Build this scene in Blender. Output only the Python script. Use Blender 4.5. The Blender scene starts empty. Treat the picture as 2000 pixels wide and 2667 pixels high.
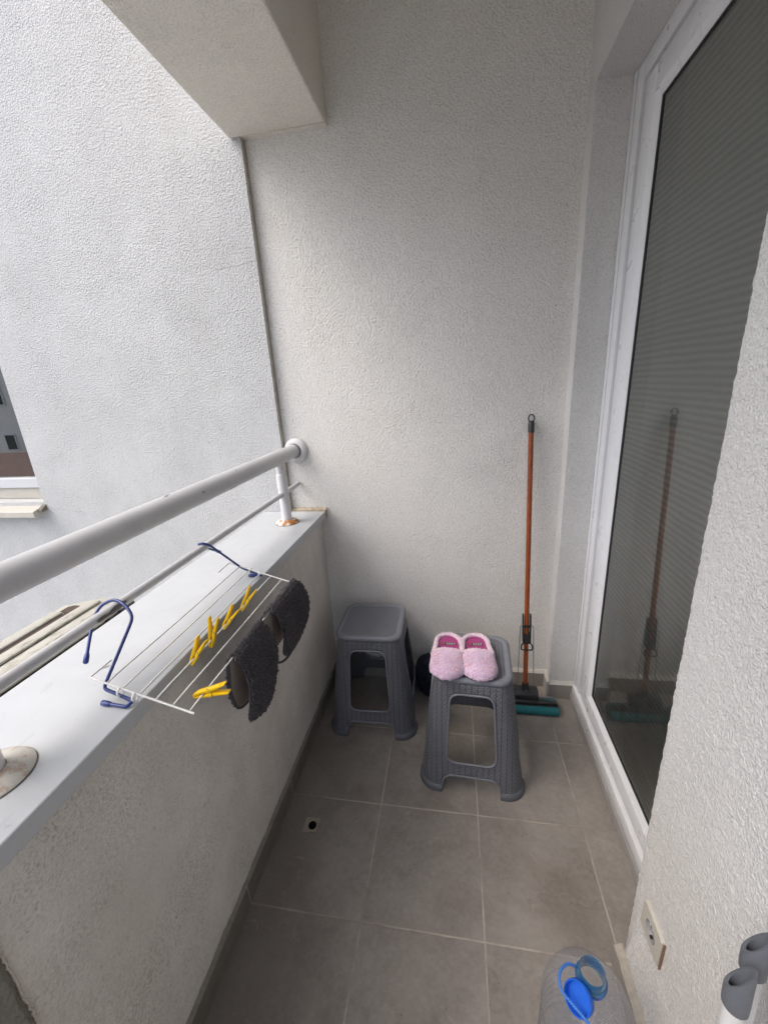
import bpy, bmesh, math, random
from mathutils import Vector, Matrix, noise, geometry
random.seed(7)
C = bpy.context.scene.collection
SC = bpy.context.scene
R = math.radians
V = Vector
PI = math.pi

# ------------------------------------------------------------------ measures (metres)
CAP_IN, CAP_OUT, CAP_Z = 0.032, -0.255, 0.8815      # parapet cap
LEFT_Y = -0.0275                                     # facade plane beyond the parapet
LEFT_X = -0.1325                                     # its corner next to the end wall
BEAM_X0, BEAM_X1, BEAM_Z = -0.174, 0.1755, 2.252
WALL_X = 1.0128                                      # face of the wall with the door
JAMB_Y, PIER_Y = -0.070, -0.954
DOOR_X, LINTEL_Z = 1.119, 2.2175
RISER_X = 1.1016
RAIL_X, RAIL_Z, LOW_Z = -0.0831, 1.1518, 1.0055
BACK_Y, CEIL_Z = -2.9, 2.74
TILE, TX0, TY0 = 0.33, 0.3375, -0.9858

# ------------------------------------------------------------------ node helpers
def new_mat(name):
    m = bpy.data.materials.new(name)
    m.use_nodes = True
    nt = m.node_tree
    for n in list(nt.nodes):
        nt.nodes.remove(n)
    out = nt.nodes.new('ShaderNodeOutputMaterial')
    b = nt.nodes.new('ShaderNodeBsdfPrincipled')
    nt.links.new(b.outputs[0], out.inputs[0])
    return m, nt, b

class N:
    """tiny wrapper for building node graphs"""
    def __init__(s, nt): s.nt = nt
    def add(s, t, **kw):
        n = s.nt.nodes.new(t)
        for k, v in kw.items(): setattr(n, k, v)
        return n
    def link(s, a, b): s.nt.links.new(a, b)
    def coord(s, kind='Object'):
        return s.add('ShaderNodeTexCoord').outputs[kind]
    def mapping(s, vec, scale=(1, 1, 1), loc=(0, 0, 0), rot=(0, 0, 0)):
        m = s.add('ShaderNodeMapping')
        s.link(vec, m.inputs[0])
        m.inputs['Scale'].default_value = scale
        m.inputs['Location'].default_value = loc
        m.inputs['Rotation'].default_value = rot
        return m.outputs[0]
    def noise(s, vec, scale, detail=3, rough=.55, dist=0):
        n = s.add('ShaderNodeTexNoise')
        s.link(vec, n.inputs['Vector'])
        n.inputs['Scale'].default_value = scale
        n.inputs['Detail'].default_value = detail
        n.inputs['Roughness'].default_value = rough
        n.inputs['Distortion'].default_value = dist
        return n.outputs['Fac']
    def voro(s, vec, scale, feature='F1'):
        n = s.add('ShaderNodeTexVoronoi', feature=feature)
        s.link(vec, n.inputs['Vector'])
        n.inputs['Scale'].default_value = scale
        return n.outputs['Distance']
    def ramp(s, fac, stops, interp='LINEAR'):
        r = s.add('ShaderNodeValToRGB')
        r.color_ramp.interpolation = interp
        el = r.color_ramp.elements
        while len(el) < len(stops): el.new(.5)
        for e, (p, c) in zip(el, stops):
            e.position = p
            e.color = (c, c, c, 1) if not isinstance(c, tuple) else (*c, 1)
        s.link(fac, r.inputs[0])
        return r.outputs[0]
    def mix(s, fac, a, b, mode='MIX'):
        m = s.add('ShaderNodeMix', data_type='RGBA', blend_type=mode)
        for sock, v in ((m.inputs[0], fac), (m.inputs[6], a), (m.inputs[7], b)):
            if isinstance(v, (int, float)): sock.default_value = v
            elif isinstance(v, tuple): sock.default_value = (*v, 1)
            else: s.link(v, sock)
        return m.outputs[2]
    def math(s, op, a, b=None, c=None):
        m = s.add('ShaderNodeMath', operation=op)
        for i, v in enumerate((a, b, c)):
            if v is None: continue
            if isinstance(v, (int, float)): m.inputs[i].default_value = v
            else: s.link(v, m.inputs[i])
        return m.outputs[0]
    def sep(s, vec):
        n = s.add('ShaderNodeSeparateXYZ'); s.link(vec, n.inputs[0]); return n.outputs
    def bump(s, h, strength, dist, normal=None):
        b = s.add('ShaderNodeBump')
        b.inputs['Strength'].default_value = strength
        b.inputs['Distance'].default_value = dist
        s.link(h, b.inputs['Height'])
        if normal: s.link(normal, b.inputs['Normal'])
        return b.outputs[0]

def simple(name, col, rough=.5, metal=0, var=.08, vscale=30, bump=0, bscale=200, spec=.5, sheen=0):
    """one-colour surface with slight mottling and micro relief"""
    m, nt, b = new_mat(name); n = N(nt)
    co = n.coord()
    f = n.noise(co, vscale, 4)
    c1 = tuple(max(0, v * (1 - var)) for v in col); c2 = tuple(min(1, v * (1 + var)) for v in col)
    n.link(n.mix(f, c1, c2), b.inputs['Base Color'])
    n.link(n.ramp(n.noise(co, vscale * 2.3, 3), [(.3, max(.03, rough - .08)), (.7, min(1, rough + .08))]), b.inputs['Roughness'])
    b.inputs['Metallic'].default_value = metal
    b.inputs['Specular IOR Level'].default_value = spec
    if sheen:
        b.inputs['Sheen Weight'].default_value = sheen
    if bump:
        n.link(n.bump(n.noise(co, bscale, 3), bump, .002), b.inputs['Normal'])
    return m

def stucco(name, base=(.66, .645, .61), grain=95, depth=.0035, strength=.9, grime=0, patch=.10, under=0, worm=0.5, hollow=.3, vary=.5, warm=(.42, .37, .28)):
    m, nt, b = new_mat(name); n = N(nt)
    co = n.coord()
    a = n.noise(co, grain, 2.5, .55, .18)
    a2 = n.noise(co, grain * 2.3, 2, .6)
    v = n.voro(co, grain * .8, 'SMOOTH_F1')
    h = n.math('ADD', n.ramp(a, [(.34, 0), (.66, 1)]), n.math('MULTIPLY', a2, .5))
    h = n.math('SUBTRACT', h, n.math('MULTIPLY', v, worm))
    # grain comes and goes in patches, as a float leaves it
    pm = n.ramp(n.noise(co, 5.5, 5, .65, .5), [(.34, 1 - vary), (.66, 1)])
    h = n.math('MULTIPLY', h, pm)
    soft = n.noise(co, 7, 3)
    h2 = n.math('ADD', h, n.math('MULTIPLY', soft, .5))
    n.link(n.bump(h2, strength, depth), b.inputs['Normal'])
    lo = tuple(c * (1 - patch * 1.6) for c in base); hi = tuple(min(.86, c * (1 + patch * .7)) for c in base)
    col = n.mix(n.ramp(n.noise(co, 2.2, 6, .68), [(.32, 0), (.68, 1)]), lo, hi)
    col = n.mix(n.math('MULTIPLY', n.ramp(n.noise(co, 1.1, 5, .7, .6), [(.48, 0), (.70, 1)]), .10), col, warm)
    hol = n.math('MULTIPLY', n.ramp(a, [(.30, 1), (.52, 0)]), pm)  # shade in the hollows of the grain put into the colour
    col = n.mix(n.math('MULTIPLY', hol, hollow), col, tuple(c * .55 for c in base))
    pores = n.ramp(n.noise(co, grain * .55, 1, .4), [(.735, 0), (.76, 1)])
    col = n.mix(n.math('MULTIPLY', pores, .28), col, (.14, .125, .10))
    if grime:
        g = n.ramp(n.noise(co, 2.6, 5, .7, .4), [(.44, 0), (.66, 1)])
        sp = n.ramp(n.noise(co, 210, 4, .75), [(.47, 0), (.62, 1)])
        col = n.mix(n.math('MULTIPLY', n.math('MULTIPLY', g, sp), grime), col, (.10, .092, .078))
        g2 = n.ramp(n.noise(n.mapping(co, (1.6, 1.6, .5)), 3.2, 5, .65), [(.40, 0), (.78, 1)])
        col = n.mix(n.math('MULTIPLY', g2, grime * .55), col, (.30, .25, .205))
    if under:   # rain streaks below ledges
        st = n.ramp(n.noise(n.mapping(co, (14, 14, .6)), 1, 4), [(.5, 0), (.72, 1)])
        col = n.mix(n.math('MULTIPLY', st, under), col, (.40, .385, .34))
    n.link(col, b.inputs['Base Color'])
    b.inputs['Roughness'].default_value = .93
    b.inputs['Specular IOR Level'].default_value = .2
    return m

def floor_material():
    m, nt, b = new_mat('grey_floor_tile'); n = N(nt)
    co = n.coord()
    x, y, z = n.sep(co)
    fx = n.math('DIVIDE', n.math('SUBTRACT', x, TX0), TILE)
    fy = n.math('DIVIDE', n.math('SUBTRACT', y, TY0), TILE)
    def edge(f):
        fr = n.math('FRACT', n.math('ADD', f, 100.0))
        return n.math('MULTIPLY', n.math('MINIMUM', fr, n.math('SUBTRACT', 1.0, fr)), TILE)
    wob = n.math('MULTIPLY', n.math('SUBTRACT', n.noise(co, 60, 3), .5), .0016)
    d = n.math('ADD', n.math('MINIMUM', edge(fx), edge(fy)), wob)
    grout = n.ramp(d, [(.0014, 1), (.0026, 0)])
    cell = n.add('ShaderNodeCombineXYZ')
    n.link(n.math('FLOOR', fx), cell.inputs[0]); n.link(n.math('FLOOR', fy), cell.inputs[1])
    wn = n.add('ShaderNodeTexWhiteNoise'); n.link(cell.outputs[0], wn.inputs['Vector'])
    off = n.add('ShaderNodeVectorMath', operation='MULTIPLY_ADD')
    n.link(wn.outputs['Color'], off.inputs[0]); off.inputs[1].default_value = (7, 7, 7); n.link(co, off.inputs[2])
    cv = off.outputs[0]
    cloud = n.noise(cv, 7, 6, .62, .3)
    fine = n.noise(cv, 70, 5, .7)
    col = n.mix(n.ramp(cloud, [(.3, 0), (.7, 1)]), (.195, .174, .157), (.305, .280, .257))
    col = n.mix(n.math('MULTIPLY', n.ramp(fine, [(.35, 0), (.7, 1)]), .4), col, (.42, .385, .345))
    col = n.mix(n.math('MULTIPLY', wn.outputs['Value'], .20), col, (.18, .16, .145))
    dirt = n.ramp(n.noise(co, 4.2, 5, .65), [(.50, 0), (.74, 1)])
    col = n.mix(n.math('MULTIPLY', dirt, .55), col, (.15, .118, .093))
    # shade along the parapet put into the tile and grout colour
    parapet_shade = n.ramp(n.math('ADD', n.math('ADD', x, n.math('MULTIPLY', y, .16)), n.math('MULTIPLY', n.noise(co, 6, 4), .16)), [(.0, 1), (.30, 0)])
    col = n.mix(n.math('MULTIPLY', parapet_shade, .60), col, (.10, .083, .070))
    gcol = n.mix(n.ramp(n.noise(co, 4, 4, .7), [(.40, 0), (.62, 1)]), (.28, .24, .205), (.50, .45, .39))
    specks = n.ramp(n.noise(co, 130, 2, .5), [(.715, 0), (.74, 1)])
    col = n.mix(n.math('MULTIPLY', specks, .6), col, (.05, .042, .035))
    marks = n.ramp(n.noise(n.mapping(co, (1, 1.6, 1)), 9, 6, .75, 1.2), [(.60, 0), (.68, 1)])
    col = n.mix(n.math('MULTIPLY', marks, .22), col, (.50, .455, .40))
    gcol = n.mix(n.math('MULTIPLY', parapet_shade, .75), gcol, (.20, .17, .145))
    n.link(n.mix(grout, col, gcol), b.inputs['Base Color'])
    n.link(n.math('ADD', n.math('MULTIPLY', grout, .3), n.ramp(n.noise(cv, 14, 4), [(.3, .40), (.7, .56)])), b.inputs['Roughness'])
    h = n.math('ADD', n.math('MULTIPLY', grout, -1.0), n.math('MULTIPLY', n.noise(cv, 160, 3), .12))
    n.link(n.bump(h, .6, .0015), b.inputs['Normal'])
    return m

def paint_metal(name, base, rust=0, rough=.38, chips=.5):
    m, nt, b = new_mat(name); n = N(nt)
    co = n.coord()
    col = n.mix(n.noise(co, 12, 4), tuple(c * .92 for c in base), tuple(min(.9, c * 1.05) for c in base))
    ch = n.ramp(n.noise(n.mapping(co, (1, .35, 1)), 38, 2, .4), [(.705, 0), (.725, 1)])
    col = n.mix(n.math('MULTIPLY', ch, chips), col, (.07, .05, .04))
    dust = n.ramp(n.noise(co, 6, 6, .7, .6), [(.46, 0), (.70, 1)])
    col = n.mix(n.math('MULTIPLY', dust, .30), col, tuple(c * .68 for c in base))
    fleck = n.ramp(n.noise(co, 95, 3, .6), [(.66, 0), (.72, 1)])
    col = n.mix(n.math('MULTIPLY', fleck, .22), col, (.22, .20, .17))
    if rust:
        r = n.ramp(n.noise(co, 42, 5, .65), [(.52 - rust * .12, 0), (.60 - rust * .06, 1)])
        rc = n.mix(n.noise(co, 130, 3), (.20, .060, .012), (.46, .19, .035))
        col = n.mix(n.math('MULTIPLY', r, min(1, .4 + rust)), col, rc)
    n.link(col, b.inputs['Base Color'])
    b.inputs['Roughness'].default_value = rough
    n.link(n.bump(n.noise(co, 260, 2), .12, .001), b.inputs['Normal'])
    return m

def weave_material(name, col, du, dv, depth, kind='chain'):
    m, nt, b = new_mat(name); n = N(nt)
    uv = n.coord('UV')
    u, v, _ = n.sep(uv)
    U = n.math('DIVIDE', u, du); Vv = n.math('DIVIDE', v, dv)
    par = n.math('MULTIPLY', n.math('MODULO', n.math('ADD', n.math('FLOOR', U), 200.0), 2.0), .5)
    fu = n.math('SUBTRACT', n.math('FRACT', n.math('ADD', U, 200.0)), .5)
    fv = n.math('SUBTRACT', n.math('FRACT', n.math('ADD', n.math('ADD', Vv, par), 200.0)), .5)
    # rounded links: ring around every cell, tilted so that the upper rim catches light
    r = n.math('SQRT', n.math('ADD', n.math('MULTIPLY', n.math('MULTIPLY', fu, fu), 4.4), n.math('MULTIPLY', n.math('MULTIPLY', fv, fv), 4.4)))
    ring = n.ramp(n.math('ABSOLUTE', n.math('SUBTRACT', r, .78)), [(.10, 1), (.34, 0)])
    dome = n.ramp(r, [(0, .62), (.6, .18)])
    h = n.math('MAXIMUM', ring, dome)
    gap = n.ramp(n.math('ABSOLUTE', fu), [(.40, 0), (.5, 1)])
    h = n.math('SUBTRACT', h, n.math('MULTIPLY', gap, .45))
    co = n.coord()
    f = n.noise(co, 16, 4)
    base = n.mix(f, tuple(c * .86 for c in col), tuple(c * 1.12 for c in col))
    base = n.mix(n.math('MULTIPLY', n.ramp(h, [(.10, 1), (.75, 0)]), .85), base, tuple(c * .40 for c in col))  # shade between the links put into the colour
    dust = n.ramp(n.noise(co, 30, 5, .7), [(.55, 0), (.8, 1)])
    base = n.mix(n.math('MULTIPLY', dust, .25), base, (.25, .245, .24))
    n.link(base, b.inputs['Base Color'])
    b.inputs['Roughness'].default_value = .42
    n.link(n.bump(h, .85, depth), b.inputs['Normal'])
    return m

def fabric(name, c1, c2, scale=300, rough=1, sheen=.4):
    m, nt, b = new_mat(name); n = N(nt)
    co = n.coord()
    col = n.mix(n.ramp(n.noise(co, scale, 3, .6), [(.35, 0), (.65, 1)]), c1, c2)
    col = n.mix(n.math('MULTIPLY', n.ramp(n.noise(co, scale * .12, 3), [(.4, 0), (.7, 1)]), .3), col, tuple(x * .6 for x in c1))
    n.link(col, b.inputs['Base Color'])
    b.inputs['Roughness'].default_value = rough
    b.inputs['Specular IOR Level'].default_value = .15
    b.inputs['Sheen Weight'].default_value = sheen
    n.link(n.bump(n.noise(co, scale * 1.3, 2), .5, .002), b.inputs['Normal'])
    return m

def pane_material(name, ior=1.5, tint=(.9, .92, .9), rough=.0, dust=0):
    """thin pane: Fresnel mix of a mirror reflection and see-through"""
    m = bpy.data.materials.new(name); m.use_nodes = True
    nt = m.node_tree
    for q in list(nt.nodes): nt.nodes.remove(q)
    n = N(nt)
    out = n.add('ShaderNodeOutputMaterial')
    fr = n.add('ShaderNodeFresnel'); fr.inputs['IOR'].default_value = ior
    gl = n.add('ShaderNodeBsdfGlossy'); gl.inputs['Roughness'].default_value = rough
    gl.inputs['Color'].default_value = (.93, .95, .93, 1)
    tr = n.add('ShaderNodeBsdfTransparent'); tr.inputs['Color'].default_value = (*tint, 1)
    mx = n.add('ShaderNodeMixShader')
    n.link(fr.outputs[0], mx.inputs[0]); n.link(tr.outputs[0], mx.inputs[1]); n.link(gl.outputs[0], mx.inputs[2])
    if dust:
        co = n.coord()
        sm = n.ramp(n.noise(n.mapping(co, (1, 1.2, .35)), 5, 6, .7, 1.0), [(.35, .35), (.75, 1.4)])
        df = n.add('ShaderNodeBsdfDiffuse'); df.inputs['Color'].default_value = (.70, .72, .66, 1)
        m2 = n.add('ShaderNodeMixShader')
        n.link(n.math('MULTIPLY', sm, dust), m2.inputs[0]); n.link(mx.outputs[0], m2.inputs[1]); n.link(df.outputs[0], m2.inputs[2])
        n.link(m2.outputs[0], out.inputs[0])
        return m
    n.link(mx.outputs[0], out.inputs[0])
    return m

def bottle_material(name, tint, ior=1.45, haze=.07, hazecol=(.55, .57, .62)):
    m = bpy.data.materials.new(name); m.use_nodes = True
    nt = m.node_tree
    for q in list(nt.nodes): nt.nodes.remove(q)
    n = N(nt)
    out = n.add('ShaderNodeOutputMaterial')
    co = n.coord()
    bp = n.bump(n.noise(n.mapping(co, (1, 1, .5)), 26, 3, .6, .8), .5, .006)
    lw = n.add('ShaderNodeLayerWeight'); lw.inputs['Blend'].default_value = .5
    n.link(bp, lw.inputs['Normal'])
    fres = n.math('ADD', n.math('MULTIPLY', n.math('POWER', lw.outputs['Facing'], 3.5), (ior - 1) * 2.6), .05)
    gl = n.add('ShaderNodeBsdfGlossy'); gl.inputs['Roughness'].default_value = .09
    n.link(bp, gl.inputs['Normal'])
    tr = n.add('ShaderNodeBsdfTransparent'); tr.inputs['Color'].default_value = (*tint, 1)
    df = n.add('ShaderNodeBsdfDiffuse'); df.inputs['Color'].default_value = (*hazecol, 1)
    m1 = n.add('ShaderNodeMixShader'); m1.inputs[0].default_value = haze
    n.link(tr.outputs[0], m1.inputs[1]); n.link(df.outputs[0], m1.inputs[2])
    mx = n.add('ShaderNodeMixShader')
    n.link(fres, mx.inputs[0]); n.link(m1.outputs[0], mx.inputs[1]); n.link(gl.outputs[0], mx.inputs[2])
    n.link(mx.outputs[0], out.inputs[0])
    return m

def louvre_material(name, col, pitch, axis=2):
    """horizontal fine pleats of a blind"""
    m, nt, b = new_mat(name); n = N(nt)
    co = n.coord()
    z = n.sep(co)[axis]
    wv = n.math('SINE', n.math('MULTIPLY', n.math('ADD', z, n.math('MULTIPLY', n.noise(co, 2.0, 2), .02)), 2 * PI / pitch))
    f = n.math('ADD', n.math('MULTIPLY', wv, .5), .5)
    n.link(n.mix(f, tuple(c * .80 for c in col), tuple(c * 1.12 for c in col)), b.inputs['Base Color'])
    n.link(n.bump(f, .6, .004), b.inputs['Normal'])
    b.inputs['Roughness'].default_value = .9
    return m

# ------------------------------------------------------------------ mesh helpers
def frame_of(d):
    d = d.normalized()
    u = d.orthogonal().normalized()
    return u, d.cross(u).normalized()

def tube(bm, pts, r, seg=10, closed=False, mi=0, caps=True):
    pts = [V(p) for p in pts]
    rs = r if isinstance(r, (list, tuple)) else [r] * len(pts)
    n = len(pts); rings = []
    u = None
    for i in range(n):
        if closed: d = pts[(i + 1) % n] - pts[i - 1]
        elif i == 0: d = pts[1] - pts[0]
        elif i == n - 1: d = pts[-1] - pts[-2]
        else: d = (pts[i + 1] - pts[i]).normalized() + (pts[i] - pts[i - 1]).normalized()
        if d.length < 1e-9: d = V((0, 0, 1))
        d.normalize()
        if u is None: u, w = frame_of(d)
        else:
            u = (u - d * u.dot(d))
            u = u.normalized() if u.length > 1e-6 else frame_of(d)[0]
        w = d.cross(u)
        rings.append([bm.verts.new(pts[i] + rs[i] * (math.cos(a) * u + math.sin(a) * w)) for a in [2 * PI * k / seg for k in range(seg)]])
    fs = []
    m = n if closed else n - 1
    for i in range(m):
        A, B = rings[i], rings[(i + 1) % n]
        for k in range(seg):
            fs.append(bm.faces.new((A[k], A[(k + 1) % seg], B[(k + 1) % seg], B[k])))
    if caps and not closed:
        fs.append(bm.faces.new(rings[0][::-1])); fs.append(bm.faces.new(rings[-1]))
    for f in fs: f.material_index = mi
    return fs

def smooth_path(pts, sub=6, closed=False):
    """Catmull-Rom through the points"""
    P = [V(p) for p in pts]; out = []; n = len(P)
    rng = range(n if closed else n - 1)
    for i in rng:
        p1, p2 = P[i], P[(i + 1) % n]
        p0 = P[i - 1] if (i > 0 or closed) else 2 * p1 - p2
        p3 = P[(i + 2) % n] if (i + 2 < n or closed) else 2 * p2 - p1
        for k in range(sub):
            t = k / sub
            out.append(.5 * ((2 * p1) + (p2 - p0) * t + (2 * p0 - 5 * p1 + 4 * p2 - p3) * t * t + (3 * p1 - p0 - 3 * p2 + p3) * t ** 3))
    if not closed: out.append(P[-1])
    return out

def fillet(pts, r, sub=5):
    """polyline with rounded corners"""
    P = [V(p) for p in pts]; out = [P[0]]
    for i in range(1, len(P) - 1):
        a, b, c = P[i - 1], P[i], P[i + 1]
        ra = min(r, (a - b).length * .45, (c - b).length * .45)
        s = b + (a - b).normalized() * ra; e = b + (c - b).normalized() * ra
        for k in range(sub + 1):
            t = k / sub
            out.append((1 - t) ** 2 * s + 2 * t * (1 - t) * b + t * t * e)
    out.append(P[-1])
    return out

def lathe(bm, prof, M=Matrix(), seg=32, mi=0, cap0=False, cap1=False):
    rings = []
    for r, z in prof:
        rings.append([bm.verts.new(M @ V((r * math.cos(2 * PI * k / seg), r * math.sin(2 * PI * k / seg), z))) for k in range(seg)])
    fs = []
    for A, B in zip(rings, rings[1:]):
        for k in range(seg):
            fs.append(bm.faces.new((A[k], A[(k + 1) % seg], B[(k + 1) % seg], B[k])))
    if cap0: fs.append(bm.faces.new(rings[0][::-1]))
    if cap1: fs.append(bm.faces.new(rings[-1]))
    for f in fs: f.material_index = mi
    return rings

def box(bm, x0, x1, y0, y1, z0, z1, bev=0, M=None, mi=0, seg=2):
    t = bmesh.new()
    bmesh.ops.create_cube(t, size=1)
    for v in t.verts:
        v.co = V((x0 + (v.co.x + .5) * (x1 - x0), y0 + (v.co.y + .5) * (y1 - y0), z0 + (v.co.z + .5) * (z1 - z0)))
    if bev:
        bmesh.ops.bevel(t, geom=list(t.edges), offset=bev, segments=seg, affect='EDGES', profile=.5)
    merge(bm, t, M, mi)

def prism(bm, poly, d0, d1, axis='x', bev=0, M=None, mi=0):
    """extrude a 2-D outline along an axis; poly given in the other two axes in order"""
    t = bmesh.new()
    def P(a, b, d):
        return {'x': (d, a, b), 'y': (a, d, b), 'z': (a, b, d)}[axis]
    A = [t.verts.new(P(a, b, d0)) for a, b in poly]; B = [t.verts.new(P(a, b, d1)) for a, b in poly]
    t.faces.new(A[::-1]); t.faces.new(B)
    for i in range(len(poly)):
        j = (i + 1) % len(poly)
        t.faces.new((A[i], A[j], B[j], B[i]))
    bmesh.ops.recalc_face_normals(t, faces=t.faces)
    if bev:
        bmesh.ops.bevel(t, geom=list(t.edges), offset=bev, segments=2, affect='EDGES', profile=.5)
    merge(bm, t, M, mi)

def merge(bm, t, M=None, mi=0):
    mp = {}
    for v in t.verts: mp[v] = bm.verts.new(M @ v.co if M else v.co)
    for f in t.faces:
        try:
            g = bm.faces.new([mp[v] for v in f.verts]); g.material_index = mi; g.smooth = f.smooth
        except ValueError: pass
    t.free()

def grid_surface(bm, fn, nu, nv, mi=0, wrap=False):
    vs = [[bm.verts.new(fn(i / nu, j / nv)) for j in range(nv + (0 if wrap else 1))] for i in range(nu + 1)]
    fs = []
    for i in range(nu):
        for j in range(nv):
            k = (j + 1) % nv if wrap else j + 1
            f = bm.faces.new((vs[i][j], vs[i + 1][j], vs[i + 1][k], vs[i][k])); f.material_index = mi
            fs.append(f)
    return vs, fs

def obj(name, bm, mats, parent=None, smooth=None, world=True, recalc=True):
    """link the bmesh as ONE object; world-space vertices are shifted to the parent's origin"""
    if recalc: bmesh.ops.recalc_face_normals(bm, faces=bm.faces)
    if parent is not None and world:
        off = V(parent.location)
        p = parent.parent
        while p is not None: off += V(p.location); p = p.parent
        bmesh.ops.translate(bm, verts=bm.verts, vec=-off)
    me = bpy.data.meshes.new(name)
    bm.to_mesh(me); bm.free()
    for m in (mats if isinstance(mats, (list, tuple)) else [mats]): me.materials.append(m)
    if smooth is not None:
        me.polygons.foreach_set('use_smooth', [True] * len(me.polygons))
        if smooth < 180: me.set_sharp_from_angle(angle=R(smooth))
    o = bpy.data.objects.new(name, me); C.objects.link(o)
    if parent is not None: o.parent = parent
    return o

def tag(o, label=None, cat=None, group=None, kind='thing'):
    if label: o['label'] = label
    if cat: o['category'] = cat
    if group: o['group'] = group
    if kind: o['kind'] = kind
    return o

def thing(name, label, cat, loc=(0, 0, 0), rotz=0, group=None):
    o = bpy.data.objects.new(name, None); C.objects.link(o)
    o.location = loc; o.rotation_euler = (0, 0, rotz); o.empty_display_size = .05
    return tag(o, label, cat, group)

def copy_tree(o, parent=None):
    c = o.copy(); C.objects.link(c); c.parent = parent
    for ch in list(o.children): copy_tree(ch, c)
    return c

def tufts(bm, samples, length, width, spread=.6, droop=V((0, 0, 0)), mi=0, curl=.0):
    """short pile: small three-sided spikes on (point, normal) samples"""
    for p, nrm in samples:
        d = (nrm + V((random.uniform(-1, 1), random.uniform(-1, 1), random.uniform(-1, 1))) * spread + droop)
        if d.length < 1e-5: continue
        d.normalize()
        L = length * random.uniform(.6, 1.25); W = width * random.uniform(.7, 1.2)
        u, w = frame_of(d)
        base = [bm.verts.new(p - nrm * .001 + W * (math.cos(a) * u + math.sin(a) * w)) for a in (0, 2.1, 4.2)]
        midp = p + d * L * .6
        d2 = (d + V((random.uniform(-1, 1), random.uniform(-1, 1), random.uniform(-1, 1))) * curl).normalized()
        top = [bm.verts.new(midp + W * .8 * (math.cos(a) * u + math.sin(a) * w)) for a in (0, 2.1, 4.2)]
        tip = bm.verts.new(midp + d2 * L * .45)
        for k in range(3):
            j = (k + 1) % 3
            f = bm.faces.new((base[k], base[j], top[j], top[k])); f.material_index = mi; f.smooth = True
            f = bm.faces.new((top[k], top[j], tip)); f.material_index = mi; f.smooth = True

def sample_faces(faces, count):
    ar = [f.calc_area() for f in faces]; tot = sum(ar)
    out = []
    for f, a in zip(faces, ar):
        k = a / tot * count
        k = int(k) + (random.random() < k - int(k))
        vs = [v.co for v in f.verts]
        for _ in range(k):
            if len(vs) == 4:
                s, t = random.random(), random.random()
                p = vs[0].lerp(vs[1], s).lerp(vs[3].lerp(vs[2], s), t)
            else:
                s, t = random.random(), random.random()
                if s + t > 1: s, t = 1 - s, 1 - t
                p = vs[0] + (vs[1] - vs[0]) * s + (vs[2] - vs[0]) * t
            out.append((p.copy(), f.normal.copy()))
    return out

# ------------------------------------------------------------------ materials
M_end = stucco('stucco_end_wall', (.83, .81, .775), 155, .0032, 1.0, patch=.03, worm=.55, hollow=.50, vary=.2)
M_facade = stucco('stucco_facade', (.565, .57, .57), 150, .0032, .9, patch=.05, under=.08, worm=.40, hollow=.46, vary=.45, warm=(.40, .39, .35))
M_beam = stucco('stucco_beam', (.83, .79, .71), 205, .0024, .85, patch=.03, hollow=.38, vary=.25)
M_pier = stucco('stucco_pier', (.72, .71, .695), 225, .0022, .85, patch=.04, worm=.5, hollow=.52, vary=.2)
M_parapet = stucco('stucco_parapet', (.71, .685, .645), 165, .0014, .7, grime=.46, patch=.07, hollow=.32)
M_patch = stucco('stucco_patch', (.24, .23, .205), 60, .004, .9, grime=.5, patch=.12)
M_joint = simple('dirty_joint', (.17, .155, .13), .95, var=.4, vscale=40, bump=.6, bscale=220)
M_bead = simple('plaster_bead', (.55, .53, .49), .9, var=.15, vscale=60, bump=.5, bscale=150)
M_floor = floor_material()
M_skirt = simple('skirting_tile', (.30, .275, .25), .42, var=.22, vscale=14, bump=.2, bscale=180)
M_skirt_dark = simple('skirting_tile_dark', (.15, .14, .12), .5, var=.3, vscale=10, bump=.25, bscale=180)  # darker version of the skirting tile
M_cap = paint_metal('cap_paint', (.47, .49, .51), 0, .36, .08)
M_rail = paint_metal('rail_paint', (.50, .505, .52), 0, .40, .9)
M_post = paint_metal('post_paint', (.62, .62, .63), 0, .42, .1)
M_rust = paint_metal('flange_rusty', (.70, .68, .62), .75, .55, .3)
M_flange = paint_metal('flange_cream', (.56, .54, .49), .04, .5, .2)
M_pvc = simple('white_pvc', (.72, .73, .75), .35, var=.05, vscale=8)
M_pvc_old = simple('stained_pvc', (.47, .445, .39), .5, var=.16, vscale=22)
M_seal = simple('black_seal', (.025, .026, .026), .6)
M_pane = pane_material('door_glass', 2.25, (.84, .86, .84), .012, .05)
M_wpane = pane_material('window_glass', 3.0, (.75, .77, .8))
M_blind = louvre_material('pleated_blind', (.34, .34, .32), .017)
M_dark = simple('dark_room', (.02, .02, .02), .9)
M_stool = weave_material('stool_plastic_weave', (.185, .194, .225), .0200, .0165, .0034)
M_seat = weave_material('stool_seat_weave', (.185, .195, .225), .0120, .0110, .0016)
M_smooth = simple('stool_plastic', (.17, .18, .21), .36, var=.07, vscale=20, bump=.08)
M_foot = simple('stool_foot_plastic', (.11, .116, .135), .45, var=.1, vscale=20)
M_wood = None
M_black = simple('black_plastic', (.020, .020, .023), .34, var=.2, vscale=30)
M_steel = simple('steel_wire', (.30, .30, .31), .35, .9)
M_teal = simple('teal_sponge', (.035, .185, .205), .95, var=.25, vscale=60, bump=.9, bscale=260, spec=.1)
M_pink = fabric('pink_fleece', (.72, .48, .68), (.92, .80, .92), 160, 1, .5)
M_pinkrim = fabric('pale_pink_fleece', (.78, .60, .71), (.88, .74, .82), 160, 1, .5)
M_magenta = simple('magenta_insole', (.32, .045, .18), .6, var=.12, vscale=20, bump=.2)
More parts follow.
